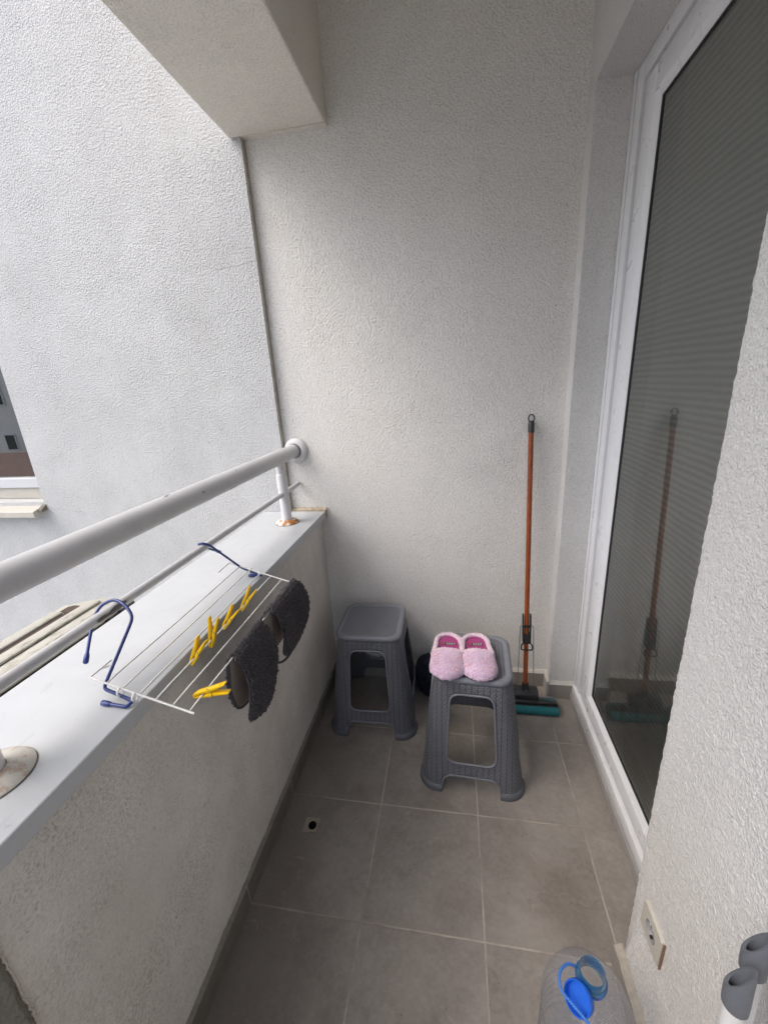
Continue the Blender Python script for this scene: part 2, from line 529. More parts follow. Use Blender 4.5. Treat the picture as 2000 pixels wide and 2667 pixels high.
M_sole = simple('slipper_sole', (.22, .08, .15), .8)
M_lblack = simple('insole_label_black', (.018, .015, .016), .6)
M_lwhite = simple('label_print_white', (.70, .66, .62), .6)
M_lred = simple('label_print_red', (.50, .14, .16), .6)
M_gold = simple('label_gold', (.55, .38, .06), .5)
M_pad = fabric('charcoal_chenille', (.040, .036, .041), (.125, .115, .128), 220, 1, .15)
M_lining = simple('pad_lining', (.27, .235, .215), .95, var=.08, vscale=40, bump=.3, bscale=500)
M_piping = simple('pad_piping', (.060, .055, .062), .95, bump=.3, bscale=500)
M_white_wire = simple('white_coated_wire', (.70, .70, .68), .38, var=.06, vscale=25)
M_blue = simple('blue_coated_wire', (.010, .030, .165), .32, var=.12, vscale=30)
M_yellow = simple('yellow_plastic', (.80, .50, .004), .34, var=.08, vscale=60, spec=.5)
M_navy = simple('navy_cloth', (.006, .008, .022), .95, var=.4, vscale=18, bump=.6, bscale=60)
M_pet = bottle_material('pet_plastic', (.965, .97, .985), 1.22, .075, (.56, .63, .76))
M_petblue = bottle_material('pet_neck_blue', (.25, .52, .72), 1.5, .34, (.05, .24, .50))
M_capblue = simple('blue_cap', (.016, .125, .62), .36, var=.06, vscale=30)
M_pole = simple('white_tube', (.66, .66, .65), .35, var=.06, vscale=20)
M_polecap = simple('grey_rubber_cap', (.13, .14, .16), .45, var=.12, vscale=25)
M_socket = simple('aged_socket', (.52, .50, .44), .45, var=.08, vscale=30)
M_socketin = simple('socket_well', (.30, .30, .30), .5)
M_tape = simple('brown_edge', (.22, .13, .085), .8, var=.25)
M_drain = simple('drain_frame', (.28, .255, .205), .6, var=.35, vscale=90, bump=.4)
M_hole = simple('drain_hole', (.004, .004, .004), .9)
M_sack = simple('grey_sack', (.33, .31, .29), .95, var=.12, vscale=14, bump=.5, bscale=60)

def ac_material(name, base, dirt):
    m, nt, b = new_mat(name); n = N(nt)
    co = n.coord()
    col = n.mix(n.noise(co, 8, 4), tuple(c * .9 for c in base), base)
    d = n.ramp(n.noise(n.mapping(co, (2.2, .8, 1)), 24, 6, .75, .6), [(.50, 0), (.64, 1)])
    col = n.mix(n.math('MULTIPLY', d, dirt), col, (.19, .175, .125))
    d2 = n.ramp(n.noise(co, 5, 4), [(.45, 0), (.7, 1)])
    col = n.mix(n.math('MULTIPLY', d2, dirt * .5), col, (.46, .45, .36))
    n.link(col, b.inputs['Base Color']); b.inputs['Roughness'].default_value = .55
    return m
M_ac = ac_material('ac_casing', (.46, .45, .405), .8)
M_acside = ac_material('ac_side', (.36, .39, .32), .4)
M_acdirt = simple('ac_dirty_groove', (.075, .052, .045), .95, var=.5, vscale=90, bump=.6)

def wood_handle():
    m, nt, b = new_mat('orange_brown_handle'); n = N(nt)
    co = n.coord()
    g = n.noise(n.mapping(co, (40, 40, 2.2)), 3, 4, .6, .5)
    col = n.mix(n.ramp(g, [(.35, 0), (.65, 1)]), (.20, .042, .010), (.33, .082, .020))
    n.link(col, b.inputs['Base Color'])
    b.inputs['Roughness'].default_value = .30
    return m
M_wood = wood_handle()

# ------------------------------------------------------------------ setting
# ground far below, colour made pale to bounce light up to the balcony
bm = bmesh.new()
vs = [bm.verts.new(p) for p in ((-300, -300, -9), (300, -300, -9), (300, 300, -9), (-300, 300, -9))]
bm.faces.new(vs)
tag(obj('ground', bm, simple('ground_bounce', (.38, .37, .35), .9, var=.3, vscale=.4)), kind='structure')

# floor slab with the drain opening left out
DX, DY, DH = 0.1150, -0.7535, 0.024
bm = bmesh.new()
xs = [-.10, DX - DH, DX + DH, 1.45]; ys = [BACK_Y, DY - DH, DY + DH, .10]
for i in range(3):
    for j in range(3):
        if i == 1 and j == 1: continue
        q = [bm.verts.new((x, y, 0)) for x, y in ((xs[i], ys[j]), (xs[i + 1], ys[j]), (xs[i + 1], ys[j + 1]), (xs[i], ys[j + 1]))]
        bm.faces.new(q)
bmesh.ops.remove_doubles(bm, verts=bm.verts, dist=1e-5)
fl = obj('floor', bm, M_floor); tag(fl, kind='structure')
bm = bmesh.new(); box(bm, -.10, 1.45, BACK_Y, .10, -.22, -.045)
tag(obj('floor_slab', bm, simple('slab_concrete', (.3, .3, .29), .9)), kind='structure')

bm = bmesh.new(); box(bm, BEAM_X0, 1.45, BACK_Y, .25, CEIL_Z, CEIL_Z + .2)
tag(obj('ceiling', bm, M_beam), kind='structure')

# end wall
bm = bmesh.new(); box(bm, LEFT_X, 1.45, 0, .25, -.22, CEIL_Z)
endw = obj('stucco_wall', bm, M_end)
tag(endw, 'cream rough stucco wall across the far end of the balcony, behind the stools and mop', 'wall')
SK = .0105; SKH = .074
bm = bmesh.new(); box(bm, .012, WALL_X - .0005, -SK, -.0005, .0005, SKH, .0008)
obj('skirting', bm, M_skirt, endw)
bm = bmesh.new()   # rough plaster bead above the skirting
prism(bm, [(-SK - .001, SKH), (-.0004, SKH), (-.0004, SKH + .016), (-.004, SKH + .013)], .012, WALL_X - .0105, 'x')
obj('plaster_bead', bm, M_bead, endw)

# wall with the sliding door: far strip, lintel, pier
bm = bmesh.new()
box(bm, WALL_X, 1.45, JAMB_Y, -.0002, -.22, CEIL_Z - .0002)
box(bm, WALL_X, 1.45, PIER_Y + .0002, JAMB_Y - .0002, LINTEL_Z, CEIL_Z - .0002)
box(bm, WALL_X + .0045, 1.45, BACK_Y, PIER_Y, -.22, CEIL_Z - .0002)
# rough rendered face of the pier, with a crumbly corner
def pier_pt(u, v):
    z = .006 + v * 2.60; y = PIER_Y - .0012 - u * .62
    p = V((WALL_X, y, z))
    n1 = noise.noise(p * 85) * .0012 + noise.noise(p * 190) * .0007
    k = max(0, 1 - (PIER_Y - y) / .02)
    p.x += n1 + .0045 * k * k * .5
    g = max(0, 1 - z / .22); k2 = min(1, max(0, (PIER_Y - y - .012) / .03))
    p.x -= .030 * g * g * (3 - 2 * g) * k2
    if u == 0: p.y += noise.noise(p * 60) * .0025 + noise.noise(p * 170) * .0014
    return p
grid_surface(bm, pier_pt, 110, 470)
doorw = obj('stucco_wall', bm, M_pier, recalc=False)
tag(doorw, 'pale stucco side wall and pier framing the sliding glass door on the right', 'wall')
bm = bmesh.new()
box(bm, WALL_X - SK, WALL_X - .0005, JAMB_Y - SK, -SK - .0015, .0005, SKH + .006, .0008)
obj('skirting', bm, simple('skirting_tile_lit', (.42, .415, .40), .35, var=.1), doorw)  # return facing the open side; its brightness is put into the tile colour
bm = bmesh.new()
box(bm, WALL_X + .0005, DOOR_X - .001, JAMB_Y - SK, JAMB_Y - .0005, .0005, SKH, .0008)
obj('skirting', bm, M_skirt, doorw)
bm = bmesh.new()
prism(bm, [(JAMB_Y - SK - .001, SKH), (JAMB_Y - .0004, SKH), (JAMB_Y - .0004, SKH + .016), (JAMB_Y - .004, SKH + .012)], WALL_X - .001, DOOR_X - .001, 'x')
prism(bm, [(WALL_X - SK - .001, SKH + .006), (WALL_X - .0004, SKH + .006), (WALL_X - .0004, SKH + .024)], JAMB_Y - SK, -.0005, 'y')
obj('plaster_bead', bm, M_bead, doorw)
# pier skirting, broken at the corner
bm = bmesh.new()
t = bmesh.new(); box(t, .974, .9845, -2.2, -.9765, .0005, .066, .001)
merge(bm, t)
obj('skirting', bm, M_skirt, doorw)
bm = bmesh.new()
def lump(u, v):
    y = -.981 - u * .45
    p = V((.9745 + v * .0170, y, .067 + v * .012 + math.sin(v * PI) * .003))
    k = noise.noise(V((y * 45, v * 5, 0)))
    p.z += k * .006 * (1 - v); p.x += k * .0025 * (1 - v)
    return p
grid_surface(bm, lump, 60, 5)
box(bm, .9848, WALL_X - .001, -1.43, -.984, .0005, .050)
obj('plaster_bead', bm, simple('broken_plaster', (.40, .37, .32), .95, var=.3, vscale=70, bump=.8, bscale=160), doorw, smooth=180)

# facade that carries on beyond the parapet
WX1, WZ0, WZ1, WY = -1.4265, .937, 2.10, .06      # window opening (right edge, bottom, top)
bm = bmesh.new()
FX0, FZ0, FZ1 = -6.0, -9, 9
box(bm, WX1, LEFT_X, LEFT_Y, .24, FZ0, FZ1)
box(bm, FX0, WX1 - 1.3, LEFT_Y, .24, FZ0, FZ1)
box(bm, WX1 - 1.3 + .0002, WX1 - .0002, LEFT_Y, .24, FZ0, WZ0)
box(bm, WX1 - 1.3 + .0002, WX1 - .0002, LEFT_Y, .24, WZ1, FZ1)
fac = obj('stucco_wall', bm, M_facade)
tag(fac, 'bright white stucco facade of the building beyond the railing, with a window', 'wall')
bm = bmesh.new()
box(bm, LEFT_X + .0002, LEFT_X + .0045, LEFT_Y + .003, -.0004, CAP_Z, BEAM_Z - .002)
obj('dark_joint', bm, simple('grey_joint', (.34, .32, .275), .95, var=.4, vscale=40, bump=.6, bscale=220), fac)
# hairline cracks in the render
def crack(bm, a, b, n=22, amp=.006, w=.00042, y=LEFT_Y - .0006):
    pts = []
    for i in range(n + 1):
        t = i / n
        x = a[0] + (b[0] - a[0]) * t; z = a[1] + (b[1] - a[1]) * t + noise.noise(V((t * 9 + a[0], a[1], 3))) * amp
        pts.append(V((x, y, z)))
    for p, q, in zip(pts, pts[1:]):
        d = V((0, 0, w * random.uniform(.5, 1.3)))
        bm.faces.new([bm.verts.new(c) for c in (p - d, q - d, q + d, p + d)])
bm = bmesh.new()
crack(bm, (-.135, 1.872), (-.31, 1.858)); obj('hairline_crack', bm, M_joint, fac)
bm = bmesh.new(); crack(bm, (-1.39, .905), (-1.22, .885), amp=.01); obj('hairline_crack', bm, M_joint, fac)
# window parts
win = thing('window', None, None, (WX1, LEFT_Y, WZ0)); win['kind'] = 'thing'; win.parent = fac
del win['kind']
bm = bmesh.new()
XL = WX1 - 1.3
box(bm, XL, WX1, .045, .10, WZ0 + .002, .996, .002)
box(bm, XL, XL + .05, .04, .10, .9965, WZ1); box(bm, WX1 - .05, WX1 - .0002, .04, .10, .9965, WZ1)
box(bm, XL + .05, WX1 - .05, .04, .10, WZ1 - .05, WZ1)
wf = obj('frame', bm, M_pvc_old, win, world=False)
bm = bmesh.new(); box(bm, XL + .051, WX1 - .051, .036, .09, .9965, 1.049, .004)
ws = obj('sash', bm, simple('window_pvc', (.56, .57, .59), .35, var=.05, vscale=8), win, world=False)
bm = bmesh.new()
q = [bm.verts.new(c) for c in ((XL + .045, .062, 1.045), (WX1 - .045, .062, 1.045), (WX1 - .045, .062, WZ1 - .045), (XL + .045, .062, WZ1 - .045))]
bm.faces.new(q)
wp = obj('pane', bm, M_wpane, win, world=False)
bm = bmesh.new()
prism(bm, [(.044, .938), (.044, .915), (-.078, .872), (-.084, .874), (-.084, .902), (-.079, .905)], XL - .05, WX1 - .012, 'x', .0015)
prism(bm, [(-.028, .927), (-.028, .900), (-.060, .893), (-.060, .908)], WX1 - .0118, WX1 + .012, 'x', .001, mi=1)
wsl = obj('sill', bm, [M_pvc_old, M_joint], win, world=False)
bm = bmesh.new(); box(bm, XL + .01, WX1 - .01, .12, .22, WZ0 + .01, WZ1 - .01)  # near-black block, darkness of the unlit room put into its colour
wd = obj('dark_interior', bm, M_dark, win, world=False)
for o in (wf, ws, wp, wsl, wd):       # window-local vertices
    o.data.transform(Matrix.Translation(-V((WX1, LEFT_Y, WZ0))))

# parapet
bm = bmesh.new(); box(bm, CAP_OUT + .02, .0035, BACK_Y, -.0004, -.22, CAP_Z - .034)
par = obj('parapet', bm, M_parapet)
tag(par, 'low stained stucco parapet under the railing, with a pale metal cap on top', 'parapet')
bm = bmesh.new()
box(bm, CAP_OUT, CAP_IN, BACK_Y, LEFT_Y - .002, CAP_Z - .034, CAP_Z, .0025)
obj('cap', bm, M_cap, par)
bm = bmesh.new(); box(bm, LEFT_X + .006, CAP_IN - .002, LEFT_Y - .0015, -.0008, CAP_Z - .03, CAP_Z - .002)
def seal(u, v):
    x = LEFT_X + .004 + u * (CAP_IN - LEFT_X - .004)
    n1 = noise.noise(V((x * 60, 0, 5))) * .004
    return V((x, -.0006 - v * (.020 + n1), CAP_Z + .001 + (1 - v) * (.010 + n1)))
grid_surface(bm, seal, 40, 2)
obj('sealant', bm, simple('old_sealant', (.42, .36, .27), .9, var=.4, vscale=60, bump=.5), par)
bm = bmesh.new(); box(bm, .004, .0122, BACK_Y, -SK - .001, .0005, .0705, .0008)
obj('skirting', bm, M_skirt_dark, par)
for j in range(-3, 3):
    y = TY0 + j * TILE
    bm = bmesh.new(); box(bm, .0100, .0125, y - .0008, y + .0008, .001, .0695)
    obj('skirting_joint', bm, M_bead, par)
bm = bmesh.new()
def chip(u, v):
    y = -1.9 + u * 1.87
    k = noise.noise(V((y * 16, 0, 2))) * .5 + .5; k2 = noise.noise(V((y * 70, 1, 2)))
    return V((.0044 + .0072 * (1 - v), y, .0705 + v * (.006 + .012 * k + .004 * k2)))
grid_surface(bm, chip, 220, 2)
obj('plaster_bead', bm, simple('worn_bead', (.22, .205, .18), .95, var=.5, vscale=90, bump=.6), par)
bm = bmesh.new()
def pch(u, v):
    z = .08 + v * .76
    e = -1.4385 + noise.noise(V((0, 0, z * 14))) * .006 + noise.noise(V((0, 3, z * 120))) * .0022
    y = e - u * .6
    return V((.0045 + .009 * min(1, u * 60 + .15), y, z))
grid_surface(bm, pch, 60, 120)
obj('render_patch', bm, M_patch, par)
bm = bmesh.new()
pts = []
for i in range(160):
    z = .08 + i / 159 * .76
    e = -1.4385 + noise.noise(V((0, 0, z * 14))) * .006 + noise.noise(V((0, 3, z * 120))) * .0022
    pts.append(V((.0085, e, z)))
tube(bm, pts, [.0018 + .0016 * noise.noise(V((i * .9, 2, 1))) for i in range(160)], 6)
obj('frayed_edge', bm, simple('frayed_plaster', (.52, .46, .42), .95, var=.3, vscale=120, bump=.8, bscale=300), par)

# beam
bm = bmesh.new(); box(bm, BEAM_X0, BEAM_X1, BACK_Y, LEFT_Y - .0006, BEAM_Z, CEIL_Z - .0004, .006)
box(bm, LEFT_X + .001, BEAM_X1 - .0002, LEFT_Y - .0002, -.0004, BEAM_Z + .0004, CEIL_Z - .0004)
box(bm, BEAM_X0, BEAM_X0 + .15, BACK_Y, LEFT_Y - .0006, CEIL_Z + .2002, 3.4)
tag(obj('beam', bm, M_beam), 'cream plastered beam running overhead along the open side of the balcony', 'beam')

# unseen wall behind the viewpoint, added low to shape the light
bm = bmesh.new(); box(bm, CAP_OUT, 1.45, BACK_Y - .25, BACK_Y - .001, -.22, 1.05)
tag(obj('stucco_wall', bm, M_end), 'unseen low stucco wall added at the near end to shape the light', 'wall')

# ------------------------------------------------------------------ railing
rail = thing('balcony_railing', 'white painted tube railing with chipped paint mounted on the parapet cap', 'railing', (RAIL_X, -.18, CAP_Z))
bm = bmesh.new(); tube(bm, [(RAIL_X, -.002, RAIL_Z), (RAIL_X, -1.0, RAIL_Z), (RAIL_X, BACK_Y, RAIL_Z)], .0285, 28)
obj('top_rail', bm, M_rail, rail, smooth=60)
bm = bmesh.new()
Mw = Matrix.Translation((RAIL_X + .004, -.001, RAIL_Z)) @ Matrix.Rotation(R(90), 4, 'X')
lathe(bm, [(.0535, 0), (.0538, .004), (.051, .013), (.044, .020), (.0345, .0235), (.0305, .0225), (.0295, .018)], Mw, 40)
obj('wall_flange', bm, M_post, rail, smooth=50)
bm = bmesh.new()
Mg = Matrix.Translation((RAIL_X + .004, -.001, RAIL_Z)) @ Matrix.Rotation(R(90), 4, 'X')
lathe(bm, [(.0285, .0235), (.0305, .0232)], Mg, 40)
obj('flange_joint', bm, M_seal, rail)
bm = bmesh.new()
tube(bm, [(RAIL_X, -.010, LOW_Z), (RAIL_X, -1.0, LOW_Z), (RAIL_X, BACK_Y, LOW_Z)], .0098, 18)
obj('lower_rail', bm, M_rail, rail, smooth=60)
for y, fr, fm in ((-.1786, .048, M_rust), (-1.3280, .0540, M_flange)):
    bm = bmesh.new()
    lathe(bm, [(.0205, CAP_Z + .006), (.0205, 1.080), (.0203, 1.084), (.0172, 1.086), (.0172, RAIL_Z - .015)], Matrix.Translation((RAIL_X, y, 0)), 26)
    po = obj('post', bm, M_post, rail, smooth=40)
    bm = bmesh.new()
    lathe(bm, [(fr, CAP_Z + .0004), (fr, CAP_Z + .003), (fr * .92, CAP_Z + .0075), (fr * .70, CAP_Z + .013), (.027, CAP_Z + .0155), (.0215, CAP_Z + .0155)], Matrix.Translation((RAIL_X, y, 0)), 40)
    lathe(bm, [(fr + .0012, CAP_Z + .0003), (fr + .0012, CAP_Z + .0015), (fr - .001, CAP_Z + .0018)], Matrix.Translation((RAIL_X, y, 0)), 40, mi=1)
    obj('base_flange', bm, [fm, M_joint], po, smooth=40)

# ------------------------------------------------------------------ air conditioner outside the parapet
AX0, AX1, AY0, AY1, AZ = -.645, -.450, -1.47, -.652, .785
ac = thing('air_conditioner', 'grimy white outdoor air conditioner unit hanging outside the parapet below the railing', 'air conditioner', ((AX0 + AX1) / 2, (AY0 + AY1) / 2, AZ - .55))
bm = bmesh.new(); box(bm, AX0 + .006, AX1 - .006, AY0 + .006, AY1 - .006, AZ - .55, AZ - .0205, .008)
obj('casing', bm, M_acside, ac, smooth=40)
bm = bmesh.new()
ch = .055
prism(bm, [(AX0, AY0), (AX1, AY0), (AX1, AY1), (AX0 + ch * 1.6, AY1), (AX0, AY1 - ch)], AZ - .02, AZ, 'z', .006)
# raised ribs pressed into the lid
box(bm, AX0 + .014, AX0 + .054, AY0 + .03, AY1 - .105, AZ + .0003, AZ + .010, .005)
box(bm, AX0 + .078, AX0 + .118, AY0 + .03, AY1 - .030, AZ + .0003, AZ + .010, .005)
box(bm, AX0 + .130, AX1 - .018, AY0 + .03, AY1 - .075, AZ + .0003, AZ + .007, .004)
obj('lid', bm, M_ac, ac, smooth=40)
bm = bmesh.new()
prism(bm, [(AX0 + .0545, AY0 + .02), (AX0 + .0775, AY0 + .02), (AX0 + .0775, AY1 - .070), (AX0 + .066, AY1 - .058), (AX0 + .042, AY1 - .058), (AX0 + .030, AY1 - .068), (AX0 + .030, AY1 - .098), (AX0 + .0545, AY1 - .1)], AZ + .0006, AZ + .0026, 'z')
obj('dirty_groove', bm, M_acdirt, ac)
bm = bmesh.new()
prism(bm, [(AX1 + .004, AY1 - .06), (AX1 + .020, AY1 - .055), (AX1 + .020, AY1 - .005), (AX1 + .004, AY1 + .006)], AZ - .035, AZ - .006, 'z', .002)
box(bm, AX1 - .01, AX1 + .012, AY1 - .10, AY1 - .085, AZ - .04, AZ - .022)
obj('bracket', bm, M_black, ac)
bm = bmesh.new()
box(bm, AX1 - .0058, AX1 - .001, AY0 + .012, AY1 - .045, AZ - .52, AZ - .0245)
for k in range(60):
    y = AY0 + .02 + k * .0125
    box(bm, AX1 - .0012, AX1 - .0002, y, y + .004, AZ - .52, AZ - .026)
obj('grille', bm, M_black, ac)
for yy in (AY0 + .15, AY1 - .15):
    bm = bmesh.new(); box(bm, AX0, CAP_OUT + .019, yy - .02, yy + .02, AZ - .59, AZ - .5505)
    obj('wall_bracket', bm, M_black, ac)

# ------------------------------------------------------------------ sliding door
DY0, DY1 = JAMB_Y - .0008, -2.2
door = thing('sliding_door', 'white framed sliding glass door reflecting the mop, right of the stools', 'door', (DOOR_X + .04, -.55, .045))
bm = bmesh.new()
FZ = .036
box(bm, DOOR_X, 1.185, -.134, DY0, FZ + .0445, LINTEL_Z - .001, .003)
box(bm, DOOR_X - .010, 1.185, DY1, DY0, FZ, FZ + .044, .003)
box(bm, DOOR_X, 1.185, DY1, -.1342, LINTEL_Z - .048, LINTEL_Z - .001, .003)
box(bm, DOOR_X - .004, DOOR_X - .0002, -.0925, DY0 - .001, FZ + .0445, LINTEL_Z - .002, .001)
obj('frame', bm, M_pvc, door, smooth=40)
bm = bmesh.new()
box(bm, DOOR_X + .012, 1.18, -.158, -.1345, FZ + .045, LINTEL_Z - .0485)
box(bm, DOOR_X + .012, 1.18, DY1, -.1585, FZ + .045, FZ + .052)
box(bm, DOOR_X + .012, 1.18, DY1, -.1585, LINTEL_Z - .0600, LINTEL_Z - .0485)
obj('track_groove', bm, simple('groove_grey', (.33, .33, .33), .6), door)
bm = bmesh.new()
SX = DOOR_X + .001
sz0, sz1 = FZ + .0525, LINTEL_Z - .0605
def sash_bar(a0, a1, b0, b1):
    box(bm, SX, SX + .022, a0, a1, b0, b1, .003)
sash_bar(-.226, -.1585, sz0, sz1)
sash_bar(DY1, -.2262, sz0, sz0 + .062)
sash_bar(DY1, -.2262, sz1 - .062, sz1)
prism(bm, [(SX + .001, -.2255), (SX + .018, -.2255), (SX + .018, -.2450), (SX + .011, -.2450)], sz0 + .0622, sz1 - .0622, 'z')
prism(bm, [(SX + .001, sz0 + .0615), (SX + .018, sz0 + .0615), (SX + .018, sz0 + .080), (SX + .011, sz0 + .080)], DY1, -.2452, 'y')
prism(bm, [(SX + .001, sz1 - .0615), (SX + .018, sz1 - .0615), (SX + .018, sz1 - .080), (SX + .011, sz1 - .080)], DY1, -.2452, 'y')
obj('sash', bm, simple('white_pvc_sash', (.74, .755, .78), .32, var=.04, vscale=8), door, smooth=40)
bm = bmesh.new()
gx = SX + .0135
box(bm, gx - .0012, gx + .0045, -.2495, -.2453, sz0 + .0803, sz1 - .0803)
box(bm, gx - .0012, gx + .0045, DY1, -.2497, sz0 + .0803, sz0 + .0845)
box(bm, gx - .0012, gx + .0045, DY1, -.2497, sz1 - .0845, sz1 - .0803)
obj('gasket', bm, M_seal, door)
bm = bmesh.new()
gx += .002
q = [bm.verts.new(c) for c in ((gx, -.246, sz0 + .0807), (gx, DY1, sz0 + .0807), (gx, DY1, sz1 - .0807), (gx, -.246, sz1 - .0807))]
bm.faces.new(q)
obj('pane', bm, M_pane, door)
# tile riser under the door
bm = bmesh.new(); box(bm, RISER_X, DOOR_X + .09, DY1, JAMB_Y - SK - .001, .0006, FZ - .0003, .001)
obj('riser', bm, simple('riser_tile', (.32, .31, .305), .4, var=.15, vscale=14), door)
bm = bmesh.new()
pts = [V((DOOR_X - .0015, JAMB_Y - .0025 + noise.noise(V((0, i * .7, 0))) * .0006, .25 + i * .0098)) for i in range(200)]
tube(bm, pts, [max(.0002, .0009 + .0011 * noise.noise(V((p.z * 9, 0, 0)))) for p in pts], 4)
obj('cracked_seal', bm, M_joint, door)

bm = bmesh.new()
box(bm, 1.1445, 1.1475, DY1, -.19, .10, LINTEL_Z + .05)
tag(obj('pleated_blind', bm, M_blind), 'dark grey pleated blind hanging close behind the sliding glass door', 'blind')

# ------------------------------------------------------------------ stools
def rsq(w, r, u):
    """point on a rounded square, u = signed arc length from the middle of the front side"""
    s = 1 if u >= 0 else -1; a = abs(u)
    if a <= w - r: return V((s * a, -w, 0)), V((0, -1, 0))
    th = (a - (w - r)) / r
    return V((s * ((w - r) + r * math.sin(th)), -(w - r) - r * math.cos(th), 0)), V((s * math.sin(th), -math.cos(th), 0))
SH = .45
def sw(z): return .1300 + (.1790 - .1300) * (1 - z / SH) ** 1.03     # half width of the shell
def sr(z): return .046 + .012 * (1 - z / SH)
def sL(z): return (sw(z) - sr(z)) + PI * sr(z) / 4
def shell_pt(u, z, off=0):
    p, nn = rsq(sw(z), sr(z), u)
    p = p + nn * off; p.z = z
    return p
def rounded_poly(corners, r, sub=6):
    P = [V((*c, 0)) for c in corners]; out = []; n = len(P)
    for i in range(n):
        a, b, c = P[i - 1], P[i], P[(i + 1) % n]
        s = b + (a - b).normalized() * r; e = b + (c - b).normalized() * r
        for k in range(sub + 1):
            t = k / sub; q = (1 - t) ** 2 * s + 2 * t * (1 - t) * b + t * t * e
            out.append((q.x, q.y))
    return out
def densify(poly, step=.012, closed=True):
    out = []; n = len(poly)
    for i in range(n if closed else n - 1):
        a, b = V(poly[i]), V(poly[(i + 1) % n]); k = max(1, int((b - a).length / step))
        for j in range(k): out.append(tuple(a.lerp(b, j / k)))
    if not closed: out.append(tuple(poly[-1]))
    return out
def inside(p, poly):
    c = False; n = len(poly); j = n - 1
    for i in range(n):
        if (poly[i][1] > p[1]) != (poly[j][1] > p[1]) and p[0] < (poly[j][0] - poly[i][0]) * (p[1] - poly[i][1]) / (poly[j][1] - poly[i][1]) + poly[i][0]: c = not c
        j = i
    return c
HOLE = densify(rounded_poly([(-.086, .122), (.086, .122), (.073, .392), (-.073, .392)], .038))
ZT = .432
ARCH = [(-.104, 0), (-.101, .030)]
for k in range(9):
    a = PI - k / 8 * PI / 2
    ARCH.append((-.063 + .036 * math.cos(a), .036 + .034 * math.sin(a)))
ARCH = ARCH + [(-x, z) for x, z in ARCH[::-1]]
def panel_outline():
    left = [(-sL(z), z) for z in [ZT - ZT * i / 40 for i in range(41)]]
    right = [(sL(z), z) for z in [ZT * i / 40 for i in range(41)]]
    bot = densify([(-sL(0), 0)] + ARCH + [(sL(0), 0)], .014, False)[1:-1]
    top = [(sL(ZT) * (1 - 2 * i / 24), ZT) for i in range(1, 24)]
    return left + bot + right + top
def build_stool_body():
    out = panel_outline()
    pts = [V(p) for p in out]; n0 = len(pts)
    edges = [(i, (i + 1) % n0) for i in range(n0)]
    h0 = len(pts); pts += [V(p) for p in HOLE]
    edges += [(h0 + i, h0 + (i + 1) % len(HOLE)) for i in range(len(HOLE))]
    for i in range(1, 26):
        for j in range(1, 30):
            z = ZT * j / 30; u = sL(z) * (-1 + 2 * i / 26)
            if inside((u, z), out) and not inside((u, z), HOLE): pts.append(V((u, z)))
    vc, _, fc, *_r = geometry.delaunay_2d_cdt(pts, edges, [], 0, 1e-6)
    bm = bmesh.new(); uvl = bm.loops.layers.uv.new('UVMap')
    for q in range(4):
        Mq = Matrix.Rotation(q * PI / 2, 4, 'Z')
        vs = [bm.verts.new(Mq @ shell_pt(max(-sL(p.y), min(sL(p.y), p.x)), p.y)) for p in vc]
        for f in fc:
            cx = sum(vc[i].x for i in f) / len(f); cz = sum(vc[i].y for i in f) / len(f)
            if not inside((cx, cz), out) or inside((cx, cz), HOLE): continue
            try: g = bm.faces.new([vs[i] for i in f])
            except ValueError: continue
            for l, i in zip(g.loops, f): l[uvl].uv = (vc[i].x + q * .37, vc[i].y)
    bmesh.ops.remove_doubles(bm, verts=bm.verts, dist=2e-5)
    for v in [v for v in bm.verts if not v.link_faces]: bm.verts.remove(v)
    bmesh.ops.recalc_face_normals(bm, faces=bm.faces)
    if sum((f.normal.dot(V((f.calc_center_median().x, f.calc_center_median().y, 0)))) for f in bm.faces) < 0:
        bmesh.ops.reverse_faces(bm, faces=bm.faces)
    return bm
